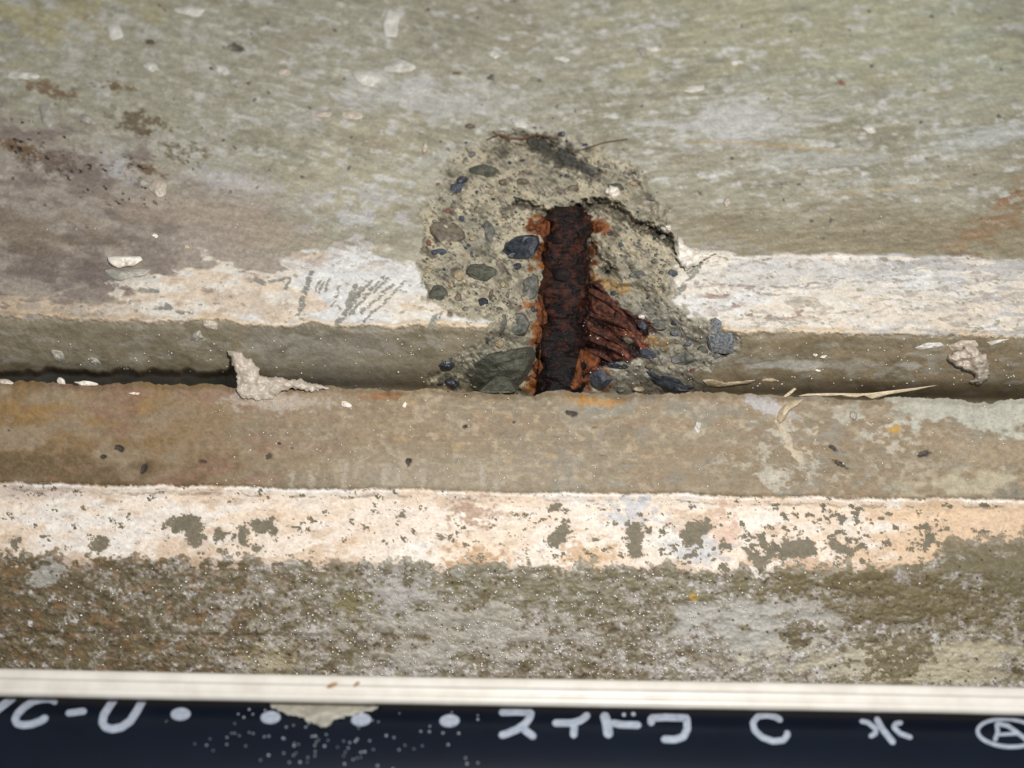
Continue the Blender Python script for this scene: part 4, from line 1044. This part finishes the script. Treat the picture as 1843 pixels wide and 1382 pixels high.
def build_cable():
    m, nt, b = base_mat('cream_vinyl')
    n = noise_node(nt, 1/(50*S), 5, 0.6)
    r = nd(nt, 'ShaderNodeValToRGB')
    r.color_ramp.elements[0].position = 0.3; r.color_ramp.elements[1].position = 0.6
    r.color_ramp.elements[0].color = (*lin((200, 193, 181)), 1); r.color_ramp.elements[1].color = (*lin((214, 208, 198)), 1)
    nt.links.new(n.outputs[0], r.inputs[0]); nt.links.new(r.outputs[0], b.inputs['Base Color'])
    b.inputs['Roughness'].default_value = 0.32
    # three lobed flat cable section, tilted against the pipe: (v', y) of lobe centres
    lobes = [(1233, -292, 13), (1246.5, -310, 9.5), (1261, -317, 10)]
    pts = []
    for ang in np.linspace(0, 2*math.pi, 72, endpoint=False):
        # support-like union of circles, seen from the section centre
        c0, s0 = math.cos(ang), math.sin(ang)
        cvv, cyy = 1245.5, -308.0
        best = 0
        for t in np.linspace(0, 60, 241):
            pv, py = cvv+t*s0, cyy+t*c0
            if any(math.hypot(pv-lv, py-ly) <= lr for lv, ly, lr in lobes): best = t
        pts.append((cvv+best*s0, cyy+best*c0))
    pts = np.array(pts)
    pts = (pts*2+np.roll(pts, 1, 0)+np.roll(pts, -1, 0))/4
    ups = np.linspace(-330, 2170, 60)
    V = []
    for u in ups:
        X, Y, Z = world(np.full(len(pts), u), pts[:, 0]+1.2*math.sin(u/330.0)+0.0006*(u-920), pts[:, 1])
        V.append(np.stack([X, Y, Z], -1))
    k = len(pts); V = np.vstack(V)
    faces = [(q*k+s, q*k+(s+1) % k, (q+1)*k+(s+1) % k, (q+1)*k+s) for q in range(len(ups)-1) for s in range(k)]
    faces.append(tuple(range(k))[::-1]); faces.append(tuple((len(ups)-1)*k+i for i in range(k)))
    return mesh_obj('flat_cable', V, faces, m)
cable = tag(build_cable(), 'cream grooved flat cable running along the top of the black pipe', 'cable')

# wet mortar smear hanging from the cable onto the pipe
def pipe_depth(u, v):
    return np.array([on_pipe(a, b, 0)[1]/S-F for a, b in zip(np.atleast_1d(u), np.atleast_1d(v))])
tag(pad('mortar_smear', [(474,1262),(530,1260),(600,1262),(660,1264),(694,1267),(670,1278),(642,1287),(614,1293),(594,1305),(577,1310),(561,1303),(545,1293),(520,1288),(498,1279)], 7, M_mortar_grey, 9, 0.15, 8, 2, pipe_depth), 'wet grey mortar smear hanging from the cable onto the pipe', 'mortar')
# brown scuffs on the cable
def cable_depth(u, v): return 0*np.asarray(u, float)-318
for (u, v, a, b, an, lab) in [(642,1231,7,3,-0.7,'small brown dirt crumb on the cable'), (597,1234,12,4,-0.5,'tan smudge of dirt on the cable left of the brown crumb')]:
    tag(lump('dirt_crumb', blob_outline(u, v, a, b, an, 3), 2.5, plain_mat('dirt', (120, 84, 52), (170, 138, 104), 8), None, 2, 0.2, 2, 3, 14, 4, True, True, 0, cable_depth), lab, 'dirt')

# ------------------------------------------------------------------ water drops
m_w, nt_w, b_w = base_mat('water')
b_w.inputs['Base Color'].default_value = (0.8, 0.85, 0.9, 1)
b_w.inputs['Roughness'].default_value = 0.16
b_w.inputs['IOR'].default_value = 1.33
b_w.inputs['Transmission Weight'].default_value = 0.9
m_p, nt_p, b_p = base_mat('pipe_drop')
b_p.inputs['Base Color'].default_value = (*lin((120, 126, 134)), 1)
b_p.inputs['Roughness'].default_value = 0.2
b_p.inputs['Specular IOR Level'].default_value = 1.0
m_d, nt_d, b_d = base_mat('damp_bead')
b_d.inputs['Base Color'].default_value = (*lin((172, 166, 154)), 1)
b_d.inputs['Roughness'].default_value = 0.16
b_d.inputs['Specular IOR Level'].default_value = 0.8
def drops(name, spots, mat):
    """spots: (point, radius) in metres; shallow wet caps"""
    V, Fc = [], []
    rd = random.Random(len(spots))
    for (p, r) in spots:
        n0 = len(V)
        p = Vector(p); ax = (-p).normalized()+Vector((rd.gauss(0, 0.10), 0, 0.06+rd.gauss(0, 0.12))); ax.normalize()
        a = ax.cross(Vector((0, 0, 1))).normalized(); b = ax.cross(a)
        V.append(p+ax*r*0.42)
        for q, (rr, hh) in enumerate(((0.45, 0.36), (0.8, 0.2), (1.0, -0.5))):
            for s_ in range(9):
                t = 2*math.pi*s_/9
                V.append(p+(a*math.cos(t)+b*math.sin(t))*r*rr+ax*r*hh)
        for s_ in range(9):
            s2 = (s_+1) % 9
            Fc.append((n0, n0+1+s_, n0+1+s2))
            for q in range(2):
                A = n0+1+q*9
                Fc.append((A+s_, A+9+s_, A+9+s2, A+s2))
        Fc.append(tuple(n0+19+s_ for s_ in range(9))[::-1])
    return mesh_obj(name, np.array([list(v) for v in V]), Fc, mat)
rng = random.Random(9)
sp = []
while len(sp) < 110:
    u = min(rng.gauss(580, 150), 860); v = rng.uniform(1276, 1385)
    if u < 290 or abs(u-325) < 20 and abs(v-1285) < 14: continue
    sp.append((on_pipe(u, v, 0.3), rng.uniform(1.2, 2.6)*S))
tag(drops('water_drops', sp, m_p), 'tiny glinting water drops scattered on the black pipe', 'water', None, 'stuff')
sp = []
while len(sp) < 900:
    u = rng.gauss(950, 370); v = rng.uniform(1022, 1214)
    if not -60 < u < 1900 or (u > 1350 and rng.random() < 0.5): continue
    sp.append((photo_world(u, v, float(depth(u, v))-0.5), rng.uniform(1.2, 3.0)*S))
for _ in range(260):
    u = rng.uniform(380, 1840); v = rng.uniform(712, 880)
    sp.append((photo_world(u, v, float(depth(u, v))-0.5), rng.uniform(1.0, 2.4)*S))
for _ in range(260):
    u = rng.uniform(100, 1840); v = rng.uniform(600, 700)
    sp.append((photo_world(u, v, float(depth(u, v))-0.5), rng.uniform(1.0, 2.4)*S))
for _ in range(200):
    u = rng.uniform(20, 1800); v = rng.uniform(20, 440)
    sp.append((photo_world(u, v, float(depth(u, v))-0.5), rng.uniform(0.9, 2.2)*S))
for _ in range(160):
    u = rng.uniform(780, 1300); v = rng.uniform(260, 700)
    sp.append((photo_world(u, v, float(depth(u, v))-0.5), rng.uniform(0.8, 1.6)*S))
tag(drops('moisture_drops', sp, m_d), 'fine glinting moisture beads all over the damp concrete', 'water', None, 'stuff')
